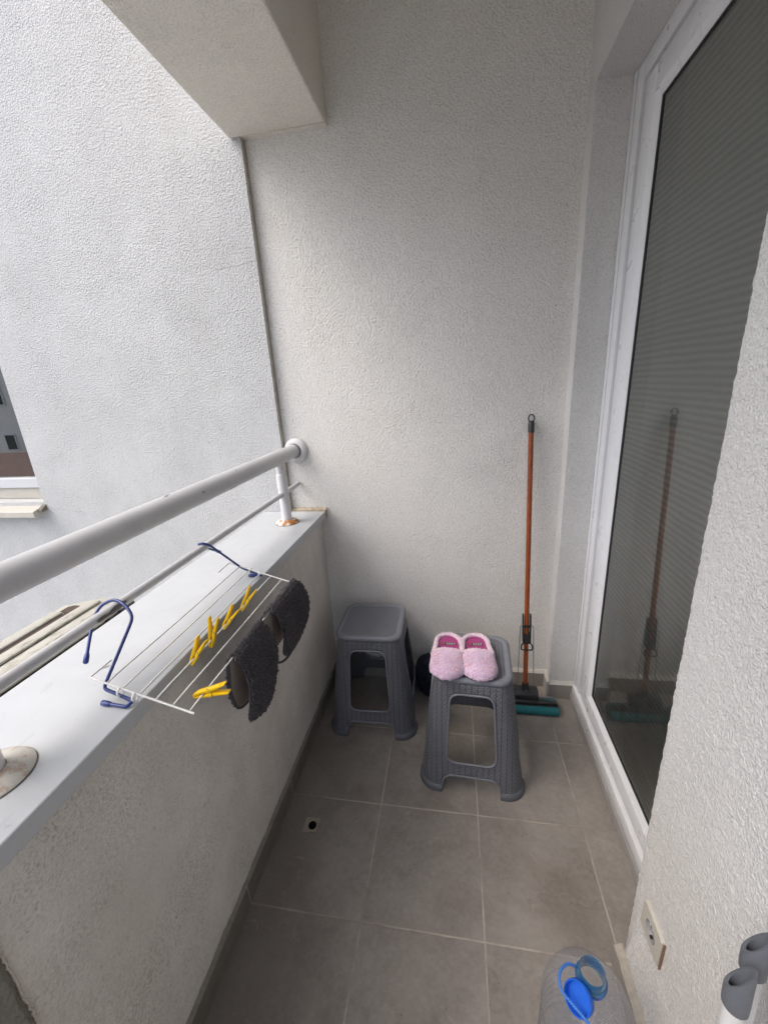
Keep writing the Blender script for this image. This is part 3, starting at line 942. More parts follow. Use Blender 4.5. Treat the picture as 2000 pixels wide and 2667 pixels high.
def make_stool():
    root = thing('plastic_stool', 'grey plastic rattan pattern stool with a pair of pink slippers on its seat', 'stool', (.6560, -.4050, 0), R(-2.6), 'grey plastic stools')
    bm = build_stool_body()
    b = obj('frame', bm, [M_stool], root, smooth=50, world=False, recalc=False)
    sm = b.modifiers.new('wall', 'SOLIDIFY'); sm.thickness = .0035; sm.offset = -1
    # smooth raised lips round the openings
    bm = bmesh.new()
    for q in range(4):
        Mq = Matrix.Rotation(q * PI / 2, 4, 'Z')
        tube(bm, [Mq @ shell_pt(u, z, .0005) for u, z in HOLE], .0042, 8, True)
        tube(bm, [Mq @ shell_pt(u, z, .0003) for u, z in densify(ARCH, .01, False)], .0036, 8)
    obj('opening_lip', bm, M_smooth, root, smooth=180, world=False)
    # seat
    bm = bmesh.new(); uvl = bm.loops.layers.uv.new('UVMap')
    prof = [(.112, .4475, .036), (.1165, .4478, .039), (.1195, .4505, .041), (.1255, .4512, .044), (.1315, .4490, .047), (.1350, .4440, .049), (.1355, .4380, .049), (.1340, .4330, .048), (.1305, .4310, .046), (.128, .4310, .044)]
    rings = []
    for w, z, r in prof:
        L = (w - r) + PI * r / 4; ring = []
        for q in range(4):
            Mq = Matrix.Rotation(q * PI / 2, 4, 'Z')
            for k in range(20):
                p, _n = rsq(w, r, L * (-1 + 2 * k / 20)); p.z = z; ring.append(bm.verts.new(Mq @ p))
        rings.append(ring)
    for A, B in zip(rings, rings[1:]):
        for k in range(len(A)):
            f = bm.faces.new((A[k], B[k], B[(k + 1) % len(A)], A[(k + 1) % len(A)])); f.material_index = 1
    top = bm.faces.new(rings[0]); top.material_index = 0
    for f in bm.faces:
        for l in f.loops: l[uvl].uv = (l.vert.co.x, l.vert.co.y)
    obj('seat', bm, [M_seat, M_smooth], root, smooth=60, world=False)
    # four feet
    for q in range(4):
        bm = bmesh.new(); Mq = Matrix.Rotation(q * PI / 2, 4, 'Z'); Mn = Matrix.Rotation((q + 1) * PI / 2, 4, 'Z')
        prof = [(-.001, .0004), (.0065, .0004), (.0085, .006), (.0080, .014), (.0055, .021), (.0005, .025)]
        path = []
        L0 = sL(.012)
        for k in range(15): path.append((Mq, .103 + (L0 - .103) * k / 14))
        for k in range(1, 15): path.append((Mn, -L0 + (L0 - .103) * k / 14))
        rings = [[bm.verts.new(Mx @ shell_pt(u, z, o)) for o, z in prof] for Mx, u in path]
        for A, B in zip(rings, rings[1:]):
            for k in range(len(prof) - 1): bm.faces.new((A[k], A[k + 1], B[k + 1], B[k]))
        bm.faces.new(rings[0]); bm.faces.new(rings[-1][::-1])
        obj('foot', bm, M_foot, root, smooth=50, world=False)
    return root
stool = make_stool()
st2 = copy_tree(stool)
st2.location = (.2480, -.2000, 0); st2.rotation_euler = (0, 0, R(.5))
st2['label'] = 'empty grey plastic rattan pattern stool in the corner beside the parapet'

# ------------------------------------------------------------------ slippers
def make_slipper(label, loc, rz, mirror):
    root = thing('slipper', label, 'slipper', loc, rz, 'pair of pink slippers')
    Lh = .240
    def hw(t):      # half width along the length, t = 0 heel .. 1 toe
        a = .0415 + .0125 * min(1, t / .6)
        if t < .17: a *= math.sqrt(max(0, 1 - ((.17 - t) / .17) ** 2)) * .80 + .20 * (t / .17) ** .5
        if t > .74: a *= math.sqrt(max(0, 1 - ((t - .74) / .26) ** 2.3))
        return a
    def cx(t): return mirror * .006 * math.sin(t * PI)
    def Y(t): return Lh / 2 - t * Lh
    def outline(k, s, z):
        out = []
        for i in range(29):
            t = .002 + (i / 28) * .996; out.append(V((cx(t) + hw(t) * s, Y(t), z)))
        for i in range(28, -1, -1):
            t = .002 + (i / 28) * .996; out.append(V((cx(t) - hw(t) * s, Y(t), z)))
        return out
    bm = bmesh.new()
    A = [bm.verts.new(p) for p in outline(0, .96, .0005)]; B = [bm.verts.new(p) for p in outline(0, 1.0, .010)]
    bm.faces.new(A[::-1]); bm.faces.new(B)
    for i in range(len(A)): bm.faces.new((A[i], A[(i + 1) % len(A)], B[(i + 1) % len(A)], B[i]))
    obj('sole', bm, M_sole, root, smooth=50, world=False)
    bm = bmesh.new()
    bm.faces.new([bm.verts.new(p) for p in outline(0, .93, .0135)])
    ins = obj('insole', bm, M_magenta, root, world=False)
    bm = bmesh.new()        # black label with a printed red square and pale characters
    y0 = Y(.235); w = .027
    def rect(x0, x1, ya, yb, z, mi):
        f = bm.faces.new([bm.verts.new((cx(.235) + x, y0 + y, z)) for x, y in ((x0, ya), (x1, ya), (x1, yb), (x0, yb))]); f.material_index = mi
    rect(-w, w, -.0075, .0075, .0142, 0)
    rect(-w + .003, -w + .013, -.0050, .0050, .0147, 2); rect(-w + .0055, -w + .0105, -.0022, .0022, .0152, 0)
    for k in range(4):
        x = -w + .018 + k * .0088
        rect(x, x + .0066, .0028, .0040, .0147, 1); rect(x, x + .0066, .0002, .0012, .0147, 1); rect(x, x + .0066, -.0024, -.0015, .0147, 1)
        rect(x + .0028, x + .0038, -.0034, .0052, .0150, 1)
    rect(-w + .018, w - .005, -.0058, -.0048, .0147, 1)
    obj('label', bm, [M_lblack, M_lwhite, M_lred], ins, world=False)
    # toe cover
    T0 = .52
    def hgt(t):
        k = (t - T0) / (1 - T0)
        return .023 * (1 + .10 * math.sin(k * PI * .9)) * 1.0 * math.sqrt(max(0, 1 - max(0, (k - .42) / .58) ** 2.4)) + .006
    def up(u, v):
        t = T0 + u * (1 - T0) * .997
        lip = .035 * (1 - (2 * v - 1) ** 2) if u == 0 else 0
        a = PI * v; w = hw(t) * 1.06 + .002; h = hgt(t)
        c, s = math.cos(a), math.sin(a)
        p = V((cx(t) - w * math.copysign(abs(c) ** .80, c), Y(t) - .001, .008 + h * (abs(s) ** .75)))
        if u == 1: p.y -= .005
        q = p * 55
        p.z += (noise.noise(q) * .0024 + noise.noise(q * 2.6) * .0012) * s
        return p
    bm = bmesh.new()
    vs, fs = grid_surface(bm, up, 26, 22)
    end = bm.faces.new(vs[-1]); fs.append(end)
    base = bmesh.ops.recalc_face_normals(bm, faces=bm.faces)
    if sum(f.normal.z for f in fs) < 0: bmesh.ops.reverse_faces(bm, faces=bm.faces)
    for f in bm.faces: f.smooth = True
    sm = sample_faces([f for f in fs if len(f.verts) <= 4], 5200)
    tufts(bm, sm, .0050, .0015, .9, V((0, -.2, -.15)), curl=.8)
    # quilting lines pressed into the pile
    def on_up(u, v): return up(u, v) + V((0, -.001, .0035))
    for k in range(4):
        c = (.25 + .5 * (k % 2), .20 + .2 * k)
        pts = [on_up(min(.95, max(.04, c[1] + .075 * math.sin(a))), min(.9, max(.1, c[0] + .11 * math.cos(a)))) for a in [i / 14 * 1.55 * PI for i in range(15)]]
        tube(bm, pts, .0011, 5, mi=1)
    obj('toe_cover', bm, [M_pink, fabric('quilting_thread', (.74, .40, .42), (.85, .50, .45), 200)], root, world=False, recalc=False)
    # fleece rim around the opening and heel
    bm = bmesh.new()
    pts = []
    for i in range(17):
        t = T0 + .02 - (T0 + .02) * i / 16 * .985; pts.append(V((cx(t) + hw(t) * .99, Y(t), .016 + .012 * (t / T0) ** 2)))
    for i in range(16, -1, -1):
        t = T0 + .02 - (T0 + .02) * i / 16 * .985; pts.append(V((cx(t) - hw(t) * .99, Y(t), .016 + .012 * (t / T0) ** 2)))
    fs = tube(bm, pts, .0068, 8)
    # low heel wall under the rim
    for s in (1, -1):
        pl = pts[:17] if s > 0 else pts[17:]
        for a, b in zip(pl, pl[1:]):
            fs.append(bm.faces.new([bm.verts.new(c) for c in (V((a.x, a.y, .004)), V((b.x, b.y, .004)), b, a)]))
    lipp = [up(0, v / 16) + V((0, .0015, .0005)) for v in range(17)]
    fs += tube(bm, lipp, .0055, 8)
    bmesh.ops.recalc_face_normals(bm, faces=bm.faces)
    for f in bm.faces: f.smooth = True
    tufts(bm, sample_faces([f for f in fs if len(f.verts) == 4], 2600), .0046, .0014, .9, curl=.8)
    obj('fleece_rim', bm, M_pinkrim, root, world=False, recalc=False)
    return root
make_slipper('left pink fleece slipper, the one nearer the parapet, lying on the stool', (.5670, -.4280, SH + .0018), R(-1), 1)
make_slipper('right pink fleece slipper, the one nearer the glass door, lying on the stool', (.6765, -.4240, SH + .0018), R(3), -1)

# ------------------------------------------------------------------ sponge mop
mop = thing('sponge_mop', 'sponge mop with orange brown handle and teal sponge leaning on the end wall', 'mop', (.90, -.15, 0))
B0, B1 = V((.8975, -.1385, .100)), V((.8885, -.0215, 1.205))
ax = (B1 - B0).normalized()
def along(s): return B0 + (B1 - B0) * s
bm = bmesh.new(); tube(bm, [along(0), along(.5), along(1)], .0098, 18)
obj('handle', bm, M_wood, mop, smooth=60)
bm = bmesh.new()
tube(bm, [B1 - ax * .012, B1 + ax * .018, B1 + ax * .030, B1 + ax * .033], [.0118, .0118, .0100, .005], 18)
c = B1 + ax * .036; ring = [c + V((.0105 * math.cos(a), 0, 0)) + ax * (.014 * math.sin(a) + .006) for a in [2 * PI * k / 20 for k in range(20)]]
tube(bm, ring, .0026, 8, True)
obj('hanging_cap', bm, M_black, mop, smooth=60)
# squeeze lever round the handle
Mh = Matrix.Translation(B0) @ (V((0, 0, 1)).rotation_difference(ax)).to_matrix().to_4x4()
def hz(z): return (z - B0.z) / ax.z
bm = bmesh.new()
z0, z1 = hz(.287), hz(.442)
for s in (-1, 1):
    prism(bm, [(-.014, hz(.362)), (.012, hz(.362)), (.009, z1), (.000, z1 + .004), (-.010, z1)], s * .0125, s * .0175, 'x', .001, Mh)
box(bm, -.0165, .0165, -.0175, -.0105, hz(.315), hz(.360), .002, Mh)
box(bm, -.0165, -.0105, -.0175, .012, hz(.318), hz(.360), .001, Mh); box(bm, .0105, .0165, -.0175, .012, hz(.318), hz(.360), .001, Mh)
box(bm, -.013, .013, -.0165, -.011, hz(.389), hz(.399), .001, Mh)
loop = fillet([Mh @ V(p) for p in ((-.0150, -.0165, hz(.318)), (-.0225, -.0175, hz(.308)), (-.0225, -.0180, hz(.288)), (.0225, -.0180, hz(.288)), (.0225, -.0175, hz(.308)), (.0150, -.0165, hz(.318)))], .006)
tube(bm, loop, .0030, 8)
obj('lever', bm, M_black, mop, smooth=40)
bm = bmesh.new()
zr0 = hz(.398)
for s in (-1, 1):
    tube(bm, fillet([Mh @ V((s * .016, -.010, zr0)), Mh @ V((s * .0265, -.010, zr0 - .006)), Mh @ V((s * .0325, -.006, hz(.17))), Mh @ V((s * .034, -.004, hz(.088)))], .01), .0016, 8)
obj('pull_rod', bm, M_steel, mop, smooth=60)
bm = bmesh.new()
tube(bm, [B0 + ax * .022, B0 + ax * .006, B0 - ax * .02, B0 - ax * .032], [.0135, .015, .019, .022], 16)
tube(bm, [B0 + V((.001, -.0175, -.004)), B0 + V((.001, -.0215, -.004))], .0042, 10, mi=1)
obj('socket', bm, [M_black, M_steel], mop, smooth=40)
bm = bmesh.new()   # press body above the sponge
prism(bm, [(-.118, .094), (-.150, .098), (-.166, .078), (-.172, .040), (-.164, .036), (-.126, .036), (-.112, .060)], .833, .951, 'x', .004)
box(bm, .838, .946, -.1755, -.168, .040, .048, .001)
obj('head_body', bm, M_black, mop, smooth=40)
bm = bmesh.new()
tube(bm, [(.772, -.165, .047), (.776, -.165, .047), (1.022, -.165, .047), (1.028, -.165, .047)], [.006, .0105, .0105, .006], 16)
tube(bm, [(.776, -.150, .062), (1.018, -.150, .062)], .0042, 10, mi=1)
tube(bm, [(.770, -.168, .030), (1.032, -.168, .030)], .0088, 12)
obj('roller', bm, [M_black, M_steel], mop, smooth=50)
bm = bmesh.new()
prism(bm, [(-.192, .002), (-.122, .002), (-.118, .010), (-.124, .034), (-.186, .034), (-.196, .024), (-.197, .010)], .765, 1.034, 'x', .006)
obj('sponge', bm, M_teal, mop, smooth=50)

# ------------------------------------------------------------------ dark bundle behind the stools
bm = bmesh.new()
def bun(u, v):
    th = 2 * PI * v; ph = PI * u
    k = math.sin(ph) ** .62
    p = V((.512 + .098 * k * math.cos(th), -.105 + .070 * k * math.sin(th), .0985 - .0975 * math.copysign(abs(math.cos(ph)) ** .7, math.cos(ph)) * -1))
    nn = noise.noise(p * 13) * .010 + noise.noise(p * 34) * .004
    q = p - V((.512, -.105, .10))
    p += q.normalized() * nn
    p.z = max(.001, p.z); p.y = min(-.013, p.y)
    return p
grid_surface(bm, bun, 40, 48, wrap=True)
bmesh.ops.scale(bm, vec=(1, 1, 1.05), verts=bm.verts)
tag(obj('bag', bm, M_navy, smooth=180), 'dark navy crumpled cloth bag on the floor between the stools against the end wall', 'bag')

# ------------------------------------------------------------------ drying rack hung on the lower rail
OF, IF_, ON, IN_ = V((-.053, -.680, .931)), V((.137, -.683, .873)), V((-.058, -1.163, .927)), V((.131, -1.165, .869))
def rk(a, b):           # a along (0 far .. 1 near), b across (0 outer .. 1 inner)
    return OF.lerp(ON, a).lerp(IF_.lerp(IN_, a), b)
up_n = (IF_ - OF).cross(ON - OF).normalized()
if up_n.z < 0: up_n = -up_n
rack = thing('drying_rack', 'small white wire drying rack with blue hooks hung from the lower rail', 'drying rack', (.04, -.92, .90))
bm = bmesh.new()
tube(bm, [rk(.125, .0), rk(0, -.005), rk(0, .5), rk(0, 1.03)], .0019, 8)
obj('end_bar', bm, M_white_wire, rack, smooth=60)
bm = bmesh.new()
tube(bm, [rk(.90, -.005), rk(1, -.005), rk(1, .5), rk(1, 1.04)], .0021, 8)
tube(bm, [rk(.955, -.005), rk(.925, .035)], .0014, 6)
obj('end_bar', bm, M_white_wire, rack, smooth=60)
for a, b in ((1, .315), (1, .465), (0, .33), (0, .47)):   # eyelets that hold the hooks
    bm = bmesh.new()
    cc = rk(a, b) - up_n * .006 + (ON - OF).normalized() * (.003 if a else -.003)
    pts = [cc + (ON - OF).normalized() * .0062 * math.cos(t) + V((0, 0, .0075)) * math.sin(t) for t in [2 * PI * k / 14 for k in range(14)]]
    tube(bm, pts, .0019, 6, True)
    obj('eyelet', bm, M_white_wire, rack, smooth=60)
for b in (.16, .32, .49, .65, .82, .985):
    bm = bmesh.new()
    sag = [rk(t / 10, b) - V((0, 0, .002 * math.sin(PI * t / 10))) for t in range(11)]
    tube(bm, [sag[0] - up_n * .002] + sag[1:-1] + [sag[-1] - up_n * .002], .00165, 8)
    obj('wire', bm, M_white_wire, rack, smooth=60)
# near hook, then far hook
def hook(points, tips, name='hook'):
    bm = bmesh.new(); tube(bm, points, .0031, 10)
    h = obj(name, bm, M_blue, rack, smooth=60)
    for a, b in tips:
        bm = bmesh.new(); a, b = V(a), V(b)
        d = (b - a).normalized()
        tube(bm, [b - d * .016, b - d * .010, b + d * .001, b + d * .0035], [.0040, .0050, .0050, .0025], 10)
        obj('tip_cap', bm, M_blue, h, smooth=60)
hp = [(-.0956, -1.1323, .9344), (-.1114, -1.0906, .9742), (-.1155, -1.0655, .9995), (-.1054, -1.0519, 1.0125), (-.0833, -1.0470, 1.0186), (-.0590, -1.0528, 1.0120), (-.0400, -1.0625, 1.0012), (-.0315, -1.0720, .9920), (-.0308, -1.0836, .9810)]
path = smooth_path(hp, 7) + fillet([V((-.0312, -1.0900, .9750)), V((-.0371, -1.1631, .9049)), V((.026, -1.170, .8885)), V((.022, -1.182, .8862)), V((-.030, -1.178, .8868))], .008)
hook(path, [(path[3], path[0]), (path[-2], path[-1])])
yf = -.745
arc = [V((-.104, -.640, .948)), V((-.104, -.680, .974)), V((-.102, -.722, 1.003)), V((-.093, yf + .001, 1.0163)), V((-.080, yf, 1.0190)), V((-.069, yf + .006, 1.0130)), V((-.063, -.731, 1.003))]
path = smooth_path(arc, 6) + fillet([V((-.062, -.729, 1.000)), V((-.020, -.676, .9140)), V((.038, -.676, .8905)), V((.034, -.666, .8865)), V((-.004, -.668, .8865))], .008)
hook(path, [(path[3], path[0]), (path[-2], path[-1])])

# ------------------------------------------------------------------ clothespins
def make_peg():
    """local frame: wire along Y through the origin, handles towards +Z"""
    root = thing('clothespin', 'x', 'clothespin', (0, 0, 0), 0, 'yellow clothespins on the rack')
    for s in (-1, 1):
        bm = bmesh.new()
        o = [(.0004, -.021), (.0040, -.0205), (.0066, -.008), (.0076, .010), (.0085, .024), (.0108, .050), (.0104, .0545), (.0080, .0545), (.0036, .032), (.0012, .022), (.0004, .010), (.0028, .003), (.0028, -.003), (.0004, -.007)]
        prism(bm, [(s * x, z) for x, z in o], -.0058, .0058, 'y', .0008)
        for k in range(3):
            box(bm, min(s * .0098, s * .0112), max(s * .0098, s * .0112), -.0045, .0045, .043 + k * .003, .0442 + k * .003)
        obj('half', bm, M_yellow, root, smooth=40, world=False)
    bm = bmesh.new()
    pts = [V((.0088 * math.cos(a), -.0068 + .0002 * k, .016 + .0056 * math.sin(a))) for k, a in enumerate([PI * 2 * i / 24 for i in range(25)])]
    tube(bm, pts, .0007, 6)
    tube(bm, [V((p.x, -p.y, p.z)) for p in pts], .0007, 6)
    obj('spring', bm, M_steel, root, smooth=60, world=False)
    return root
peg = make_peg()
pegs = [(.318, .65, 33, 4, 'yellow clothespin farthest along the wire, at the end by the far hook'),
        (.492, .65, 36, -6, 'upright yellow clothespin next in from the farthest, beside two others on one wire'),
        (.622, .65, 14, 8, 'upright yellow clothespin standing straightest on the rack, between two leaning ones'),
        (.752, .65, 30, -5, 'upright yellow clothespin nearest to the blue hook in front'),
        (.905, .985, 72, 0, 'yellow clothespin lying sideways on the innermost wire below the others')]
for i, (a, b, tilt, tw, lab) in enumerate(pegs):
    p = peg if i == 0 else copy_tree(peg)
    p.location = rk(a, b)
    p.rotation_euler = (Matrix.Rotation(R(tw), 4, 'Z') @ Matrix.Rotation(R(tilt), 4, 'Y')).to_euler()
    p['label'] = lab

# ------------------------------------------------------------------ dark chenille mop pads draped on the inner wire
def flap(bm, outline, x_of, count, out_dir, lin_off=.0035, nu=26):
    """fill an outline given in (y, z) as a thin quilted pad: pile outside, lining inside"""
    o2 = densify(outline, .008)
    pts = [V(p) for p in o2]; n0 = len(pts)
    ys = [p[0] for p in o2]; zs = [p[1] for p in o2]
    y = min(ys)
    while y < max(ys):
        z = min(zs)
        while z < max(zs):
            q = (y + random.uniform(-.001, .001), z + random.uniform(-.001, .001))
            if inside(q, o2): pts.append(V(q))
            z += .009
        y += .009
    vc, _, fc, *_r = geometry.delaunay_2d_cdt(pts, [(i, (i + 1) % n0) for i in range(n0)], [], 0, 1e-6)
    def edge_d(p):
        return min((V(p) - a).length for a in pts[:n0:2])
    A = []; B = []
    for p in vc:
        e = min(1, edge_d(p) / .02)
        x = x_of(p.x, p.y)
        puff = .006 * (1 - (1 - e) ** 2)
        A.append(bm.verts.new((x + out_dir * (puff + .001), p.x, p.y)))
        B.append(bm.verts.new((x - out_dir * lin_off, p.x, p.y)))
    pile = []
    for f in fc:
        c = (sum(vc[i].x for i in f) / 3, sum(vc[i].y for i in f) / 3)
        if not inside(c, o2): continue
        for tri, lst, mi in ((A, pile, 0), (B, None, 1)):
            try: g = bm.faces.new([tri[i] for i in f])
            except ValueError: continue
            g.material_index = mi; g.normal_update()
            want = out_dir if mi == 0 else -out_dir
            if g.normal.x * want < 0: g.normal_flip(); g.normal_update()
            if lst is not None: lst.append(g)
    tufts(bm, sample_faces(pile, count), .0050, .0018, .85, V((0, 0, -.25)), 0, curl=.9)
    rim = [(V((x_of(*p), *p)), V((0, p[0] - (min(ys) + max(ys)) / 2, p[1] - (min(zs) + max(zs)) / 2)).normalized()) for p in densify(outline, .004)]
    return rim

def make_pad(label, front, back, wx, wz, ya, yb, strap, count):
    root = thing('mop_pad', label, 'mop pad', (wx, (ya + yb) / 2, wz), 0, 'charcoal mop pads on the rack')
    bm = bmesh.new()
    def xf(y, z): return wx + .006 + .010 * math.sin(min(1, max(0, (wz - z) / .2)) * PI) + .004 * noise.noise(V((y * 14, z * 14, 0)))
    rim = flap(bm, front, xf, count, 1)
    tufts(bm, [r for r in rim if r[0].z < wz - .01], .006, .0017, .6, V((0, 0, -.2)), 0, curl=.8)
    # pile rolled over the wire
    def roll(u, v):
        y = ya + (yb - ya) * u; a = PI * (v * 1.15 - .08)
        rr = .0075
        return V((wx + rr * math.cos(a), y, wz - .002 + rr * math.sin(a) * 1.2))
    vs, fs = grid_surface(bm, roll, 20, 8)
    for f in fs:
        f.normal_update()
        if f.normal.dot(f.calc_center_median() - V((wx, f.calc_center_median().y, wz))) < 0: f.normal_flip(); f.normal_update()
    tufts(bm, sample_faces(fs, int(count * .28)), .0048, .0018, .8, V((0, 0, 0)), 0, curl=.9)
    obj('front_flap', bm, [M_pad, M_lining], root, recalc=False)
    bm = bmesh.new()
    def xb(y, z): return wx - .007 - .028 * math.sin(min(1, max(0, (wz - z) / .2)) * PI * .6)
    rim = flap(bm, back, xb, int(count * .5), -1)
    tufts(bm, [r for r in rim if r[0].z < wz - .01], .0062, .0018, .6, V((0, 0, -.2)), 0, curl=.8)
    obj('back_flap', bm, [M_pad, M_lining], root, recalc=False)
    bm = bmesh.new()
    tube(bm, [(xf(*p) - .001, *p) for p in densify(front, .01)], .0022, 6, True)
    tube(bm, [(xb(*p) + .003, *p) for p in densify(back, .01)], .0022, 6, True)
    if strap: tube(bm, smooth_path(strap, 6), .0034, 8)
    obj('piping', bm, M_piping, root, smooth=180)
    return root
def sm2(poly, sub=4): return [(p.x, p.y) for p in smooth_path([(a, b, 0) for a, b in poly], sub, True)]
nf = sm2([(-1.018, .872), (-1.004, .836), (-1.001, .786), (-1.016, .727), (-1.014, .704), (-.990, .688), (-.945, .672), (-.908, .678), (-.880, .713), (-.864, .770), (-.868, .818), (-.886, .868), (-.94, .872)])
nb = sm2([(-1.022, .868), (-1.018, .830), (-1.012, .785), (-1.000, .740), (-.985, .706), (-.945, .690), (-.905, .700), (-.880, .760), (-.876, .820), (-.880, .868), (-.95, .870)])
wz6 = rk(.5, .985).z
make_pad('nearer charcoal chenille mop pad, hanging lower beside the sideways yellow clothespin', nf, nb, .133, wz6, -1.016, -.888, None, 4200)
ff = sm2([(-.836, .876), (-.818, .845), (-.816, .790), (-.828, .750), (-.822, .735), (-.800, .722), (-.735, .717), (-.680, .722), (-.648, .742), (-.632, .780), (-.640, .825), (-.668, .872), (-.76, .876)])
fb = sm2([(-.862, .872), (-.860, .835), (-.852, .790), (-.838, .752), (-.800, .728), (-.735, .722), (-.690, .735), (-.670, .800), (-.675, .868), (-.77, .874)])
make_pad('farther charcoal chenille mop pad with a loose strap, nearest the end wall', ff, fb, .135, wz6 + .001, -.834, -.672,
         [(.128, -.636, .745), (.124, -.633, .710), (.122, -.640, .680), (.120, -.675, .668), (.120, -.720, .668), (.120, -.760, .672), (.121, -.800, .690), (.124, -.832, .722)], 3800)

# ------------------------------------------------------------------ floor drain
dr = thing('floor_drain', 'small square floor drain with a dark round hole in the tiles near the parapet', 'drain', (DX, DY, 0))
bm = bmesh.new()
N_ = 28; inner = []; outer = []
for k in range(N_):
    a = 2 * PI * k / N_ + PI / 4
    s = DH - .0006; cc, ss = math.cos(a), math.sin(a); m_ = max(abs(cc), abs(ss))
    outer.append(bm.verts.new((DX + s * cc / m_, DY + s * ss / m_, .0008)))
    inner.append(bm.verts.new((DX + .003 + .0140 * cc, DY + .0140 * ss, -.0005)))
for k in range(N_): bm.faces.new((outer[k], outer[(k + 1) % N_], inner[(k + 1) % N_], inner[k]))
obj('drain_plate', bm, M_drain, dr, smooth=40)
bm = bmesh.new()
lathe(bm, [(.0140, -.0005), (.0135, -.04)], Matrix.Translation((DX + .003, DY, 0)), 28, cap1=True)
obj('drain_pipe', bm, M_hole, dr)

# ------------------------------------------------------------------ wall socket on the pier
SY, SZ = -1.0435, .2500
sk = thing('wall_socket', 'aged square power socket on the pier wall above the water bottle', 'socket', (WALL_X, SY, SZ))
Ms = Matrix.Translation((WALL_X + .001, SY, SZ)) @ Matrix.Rotation(R(-90), 4, 'Y')     # local z points to -X
bm = bmesh.new()
N_ = 32; ro = []; ri = []; rs_ = []
for k in range(N_):
    a = 2 * PI * k / N_; cc, ss = math.cos(a), math.sin(a); m_ = max(abs(cc), abs(ss))
    q = .041 / m_ if m_ > .76 else .041 / .76
    rs_.append(bm.verts.new(Ms @ V((q * cc, q * ss, .0006))))
    ro.append(bm.verts.new(Ms @ V((q * cc * .965, q * ss * .965, .0080))))
    ri.append(bm.verts.new(Ms @ V((.0205 * cc, 0.0205 * ss, .0085))))
for k in range(N_):
    j = (k + 1) % N_
    bm.faces.new((rs_[k], rs_[j], ro[j], ro[k])); bm.faces.new((ro[k], ro[j], ri[j], ri[k]))
obj('plate', bm, M_socket, sk, smooth=30)
bm = bmesh.new()
lathe(bm, [(.0206, .0087), (.0196, .0010)], Ms, 32, cap1=True)
obj('well', bm, M_socketin, sk, smooth=40)
bm = bmesh.new()
for s in (-1, 1):
    lathe(bm, [(.0026, .0022), (.0026, .0010)], Ms @ Matrix.Translation((0, s * .0095, 0)), 12, cap0=True)
box(bm, -.0185, -.0155, -.003, .003, 0.0014, .007, 0, Ms); box(bm, .0155, .0185, -.003, .003, .0014, .007, 0, Ms)
obj('contact', bm, M_black, sk)
bm = bmesh.new()
box(bm, -.038, .040, -.0425, -.0410, .0012, .0066, 0, Ms)
obj('stained_edge', bm, M_tape, sk)

# ------------------------------------------------------------------ water bottle
BX, BY = .8440, -1.1680
bt = thing('water_bottle', 'large empty clear plastic water bottle standing open on the floor below the socket', 'bottle', (BX, BY, 0))
prof = [(.020, .006), (.055, .003), (.074, .004), (.081, .014), (.082, .030)]
for k in range(6):
    z = .045 + k * .026; prof += [(.082, z), (.0795, z + .006), (.0795, z + .010), (.082, z + .016)]
prof += [(.083, .205), (.083, .222), (.080, .240), (.072, .262), (.058, .282), (.040, .297), (.030, .304), (.0255, .309), (.0240, .312)]
bm = bmesh.new(); lathe(bm, prof, Matrix.Translation((BX, BY, 0)), 56, cap0=True)
obj('body', bm, M_pet, bt, smooth=60)
bm = bmesh.new()
lathe(bm, [(.0245, .310), (.0242, .316), (.0275, .317), (.0275, .320), (.0232, .321), (.0232, .325), (.0240, .326), (.0232, .328), (.0232, .338), (.0222, .3405), (.0205, .3400), (.0202, .325), (.0202, .311)], Matrix.Translation((BX, BY, 0)), 48)
obj('neck', bm, M_petblue, bt, smooth=50)
bm = bmesh.new()
lathe(bm, [(.0262, .3120), (.0272, .3125), (.0272, .3160), (.0262, .3165), (.0246, .3163), (.0246, .3123), (.0262, .3120)], Matrix.Translation((BX, BY, 0)), 48)
obj('collar_ring', bm, M_capblue, bt, smooth=50)
# open cap hanging beside the neck, inside turned to the viewer
CC = V((.8140, -1.1980, .3180))
cd = (V((.50, -1.45, .62)) - CC).normalized()
Mc = Matrix.Translation(CC) @ V((0, 0, 1)).rotation_difference(cd).to_matrix().to_4x4()
bm = bmesh.new()
lathe(bm, [(.0010, -.0095), (.0215, -.0095), (.0245, -.0070), (.0250, .0060), (.0243, .0072), (.0228, .0070), (.0222, -.0040), (.0205, -.0062), (.0010, -.0064)], Mc, 48, cap0=True)
obj('cap', bm, M_capblue, bt, smooth=50)
bm = bmesh.new()
sp = smooth_path([(BX - .022, BY + .015, .3145), (BX - .040, BY + .012, .324), (BX - .058, BY - .006, .331), (BX - .060, BY - .026, .327), (BX - .046, BY - .040, .323), (BX - .028, BY - .054, .318), (BX - .014, BY - .066, .312)], 6)
for a, b in zip(sp, sp[1:]):
    tube(bm, [a, b], .0026, 8)
obj('strap', bm, simple('blue_strap', (.05, .20, .62), .35), bt, smooth=180)

